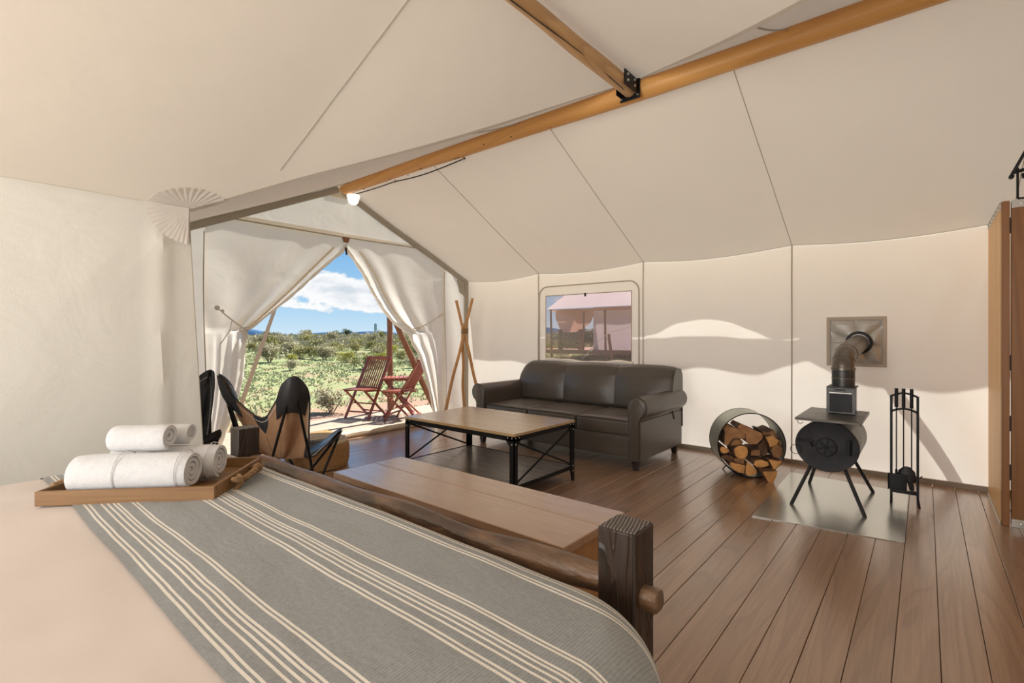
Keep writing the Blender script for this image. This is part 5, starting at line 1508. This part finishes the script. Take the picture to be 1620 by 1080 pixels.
tpole('stake_post', 'short brown post with a guy rope outside the window', (-10.95, 20.3, -.15), (-11.15, 20.3, 1.30), .075, .065)
gp = thing('guy_rope', 'white guy rope with a knot running past the short post outside the window', 'rope', (-11, 20.2, 0))
b = MB(); b.tube([(-10.0, 20.2, 1.62), (-11.1, 20.2, 1.36), (-12.0, 20.2, .62), (-12.6, 20.2, .0)], .014, 6); b.build('rope', M['cord'], gp)
b = MB(); b.rbox((-12.05, 20.15, .50), (-11.95, 20.25, .62), .03, 4); b.build('knot', M['cord'], gp)

# ---- shrubs: each bush is an object; three kinds share their meshes
def shrub_mesh(name, label, m, n_leaf, ls, h, seed, twigs=7, upright=.4):
    rr = random.Random(seed); t = local(name, label, 'shrub')
    b = MB()
    lobes = [(Vector((rr.uniform(-.3, .3), rr.uniform(-.3, .3), h*rr.uniform(.35, .7))), rr.uniform(.18, .34)) for _ in range(9)]
    for i in range(n_leaf):
        c0, r_ = rr.choice(lobes)
        d = Vector((rr.gauss(0, 1), rr.gauss(0, 1), rr.gauss(0, 1)+.3)).normalized()
        p = c0+d*r_*rr.uniform(.55, 1.05)*Vector((1, 1, h)).length/1.6
        p = Vector((p.x, p.y, max(.02, p.z)))
        ax = Vector((rr.gauss(0, 1), rr.gauss(0, 1), rr.gauss(0, 1)+upright)).normalized(); x_, y_, z_ = frame_of(ax)
        l_ = ls*rr.uniform(.6, 1.4)
        b.add([p-x_*l_*.22, p+x_*l_*.22, p+ax*l_], [(0, 1, 2)])
    b.build('foliage', M[m], t, sharp=0)['kind'] = 'stuff'
    b = MB()
    for i in range(twigs):
        a = rr.uniform(0, 6.28); b.cyl((0, 0, -.05), (.3*math.cos(a), .3*math.sin(a), h*.6), .012, .004, n=5)
    b.build('twigs', M['twig'], t, sharp=0)
    return t
protos = [shrub_mesh('sagebrush', 'grey-green sagebrush growing on the slope beyond the deck', 'sage', 1500, .085, .85, 1),
          shrub_mesh('scrub_bush', 'dark olive scrub bush growing on the slope beyond the deck', 'brush', 1500, .085, .8, 2),
          shrub_mesh('rabbitbrush', 'yellow-flowering rabbitbrush growing on the slope beyond the deck', 'rabbit', 1400, .08, .65, 3),
          shrub_mesh('juniper', 'dark juniper bush on the skyline far beyond the deck', 'juniper', 1800, .10, 1.0, 4)]
grp = ['sagebrush on the slope', 'scrub bushes on the slope', 'rabbitbrush on the slope', 'junipers on the skyline']
used = [False]*4
LAB = [p_['label'] for p_ in protos]
f2 = Vector((-math.sin(R(39.8)), math.cos(R(39.8)), 0)); r2 = Vector((f2.y, -f2.x, 0))
def put(kind, x, y, s_, rz, lab=None):
    if not used[kind]: o = protos[kind]; used[kind] = True
    else: o = copy_tree(protos[kind])
    o.location = (x, y, gz(x, y)-.02); o.rotation_euler = (0, 0, rz); o.scale = (s_, s_, s_*random.uniform(.8, 1.1))
    o['label'] = LAB[kind]; o['group'] = grp[kind]
    if lab: o['label'] = lab; del o['group']
    return o
rr = random.Random(21)
# one bright bush right by the deck, seen between the chair legs and the pole
put(2, -7.0, 6.35, .62, .4, 'bright yellow-green bush right beside the deck behind the leaning pole')
put(0, -9.6, 5.6, .8, 1.4, 'largest pale sagebrush standing just behind the upright folding chair')
n = 0; placed = []
while n < 300:
    a = R(rr.uniform(100, 166)) if rr.random() < .84 else R(rr.uniform(112, 132)); 
    d = 9.5+rr.random()**.62*58
    x, y = d*math.cos(a)+0, d*math.sin(a)+0
    if x > -8.6: continue
    if math.hypot(x+12.2, y-24) < 6.5 or (x > -17 and 18 < y < 30): continue
    dens = mnoise.noise(Vector((x*.11, y*.11, 8)))
    far = min(1, d/45)
    if dens < -.05-.5*far and rr.random() < .85: continue
    if d < 16 and rr.random() < .45: continue
    if any((x-px_)**2+(y-py_)**2 < .35 for px_, py_ in placed): continue
    placed.append((x, y))
    kind = rr.choices([0, 1, 2], [.5, .25, .25])[0]
    s_ = rr.uniform(.5, 1.05)*(1.0+.5*far)
    if kind == 2: s_ *= .8
    put(kind, x, y, s_, rr.uniform(0, 6.28)); n += 1
for i in range(16):
    a = R(rr.choice([rr.uniform(126, 132), rr.uniform(118, 124), rr.uniform(134, 160), rr.uniform(112, 120)])); d = rr.uniform(62, 74)
    put(3, d*math.cos(a), d*math.sin(a), rr.uniform(.8, 1.4), rr.uniform(0, 6))
for x, y in ((-19.5, 30.5), (-21, 31.5), (-18.6, 31.0)): put(3, x, y, 1.7, x)
# far belt of scrub that nobody could count
b = MB()
for i in range(9000):
    a = R(rr.uniform(98, 172)); d = rr.uniform(40, 78)
    x, y = d*math.cos(a), d*math.sin(a)
    if math.hypot(x+12.2, y-24) < 7: continue
    c0 = Vector((x, y, gz(x, y))); s_ = rr.uniform(.25, .75)
    for k in range(7):
        p = c0+Vector((rr.gauss(0, .35), rr.gauss(0, .35), rr.uniform(.0, .55)))*s_*1.2
        an = rr.uniform(0, 6.28); w_ = Vector((math.cos(an), math.sin(an), rr.uniform(-.3, .3)))*.20*s_
        b.add([p-w_, p+w_, p+Vector((rr.uniform(-.1, .1), rr.uniform(-.1, .1), .32*s_))], [(0, 1, 2)])
tag(b.build('distant_scrub', M['sage'], None, sharp=0), 'grey-green belt of scrub along the far slope', 'scrub', kind='stuff')
# grass and low growth
b = MB()
for i in range(26000):
    a = R(rr.uniform(96, 172)); d = 8.2+rr.random()**.9*34
    x, y = d*math.cos(a), d*math.sin(a)
    if x > -7.25: continue
    if mnoise.noise(Vector((x*.35, y*.35, 1)))+mnoise.noise(Vector((x*1.1, y*1.1, 1)))*.5 < (.22 if x > -9.6 else -.28): continue
    c0 = Vector((x, y, gz(x, y)-.01)); h = rr.uniform(.03, .085)*(1+.008*d)
    for k in range(3):
        an = rr.uniform(0, 6.28); w_ = Vector((math.cos(an), math.sin(an), 0))*(.014+.0012*d)
        o_ = Vector((rr.gauss(0, .06), rr.gauss(0, .06), 0)); t_ = Vector((rr.gauss(0, .04), rr.gauss(0, .04), h))
        b.add([c0+o_-w_, c0+o_+w_, c0+o_+t_], [(0, 1, 2)])
tag(b.build('grass', M['grassb'], None, sharp=0), 'pale green grass and low weeds on the slope beyond the deck', 'grass', kind='stuff')
# gravel by the deck edge
b = MB()
for i in range(1500):
    x = -7.05-abs(rr.gauss(0, .7)); y = rr.uniform(1, 9); r_ = rr.uniform(.012, .035)
    c0 = Vector((x, y, gz(x, y)+r_*.3))
    vs = [c0+Vector((r_*rr.uniform(.7, 1.2)*sx_, 0, 0)) for sx_ in (-1, 1)]+[c0+Vector((0, r_*rr.uniform(.7, 1.2)*s_, 0)) for s_ in (-1, 1)]+[c0+Vector((0, 0, r_*.7))]
    b.add(vs, [(0, 2, 4), (2, 1, 4), (1, 3, 4), (3, 0, 4)])
tag(b.build('gravel', mat('gravel_grey', (.30, .25, .22), .9, 0, (.42, .36, .31), 3), None, sharp=0), 'loose grey-brown gravel along the edge of the deck', 'gravel', kind='stuff')
# skyline mast
ms = thing('skyline_mast', 'thin pale mast standing on the skyline beyond the slope', 'mast', (-45, 62, .8))
rd = (f2*785 + r2*(594-810)).normalized()*72
b = MB(); b.box((rd.x-.07, rd.y-.07, gz(rd.x, rd.y)), (rd.x+.07, rd.y+.07, 2.9)); b.box((rd.x-.13, rd.y-.13, 1.9), (rd.x+.13, rd.y+.13, 2.8)); b.build('mast_body', mat('mast_paint', (.28, .42, .48), .8), ms)
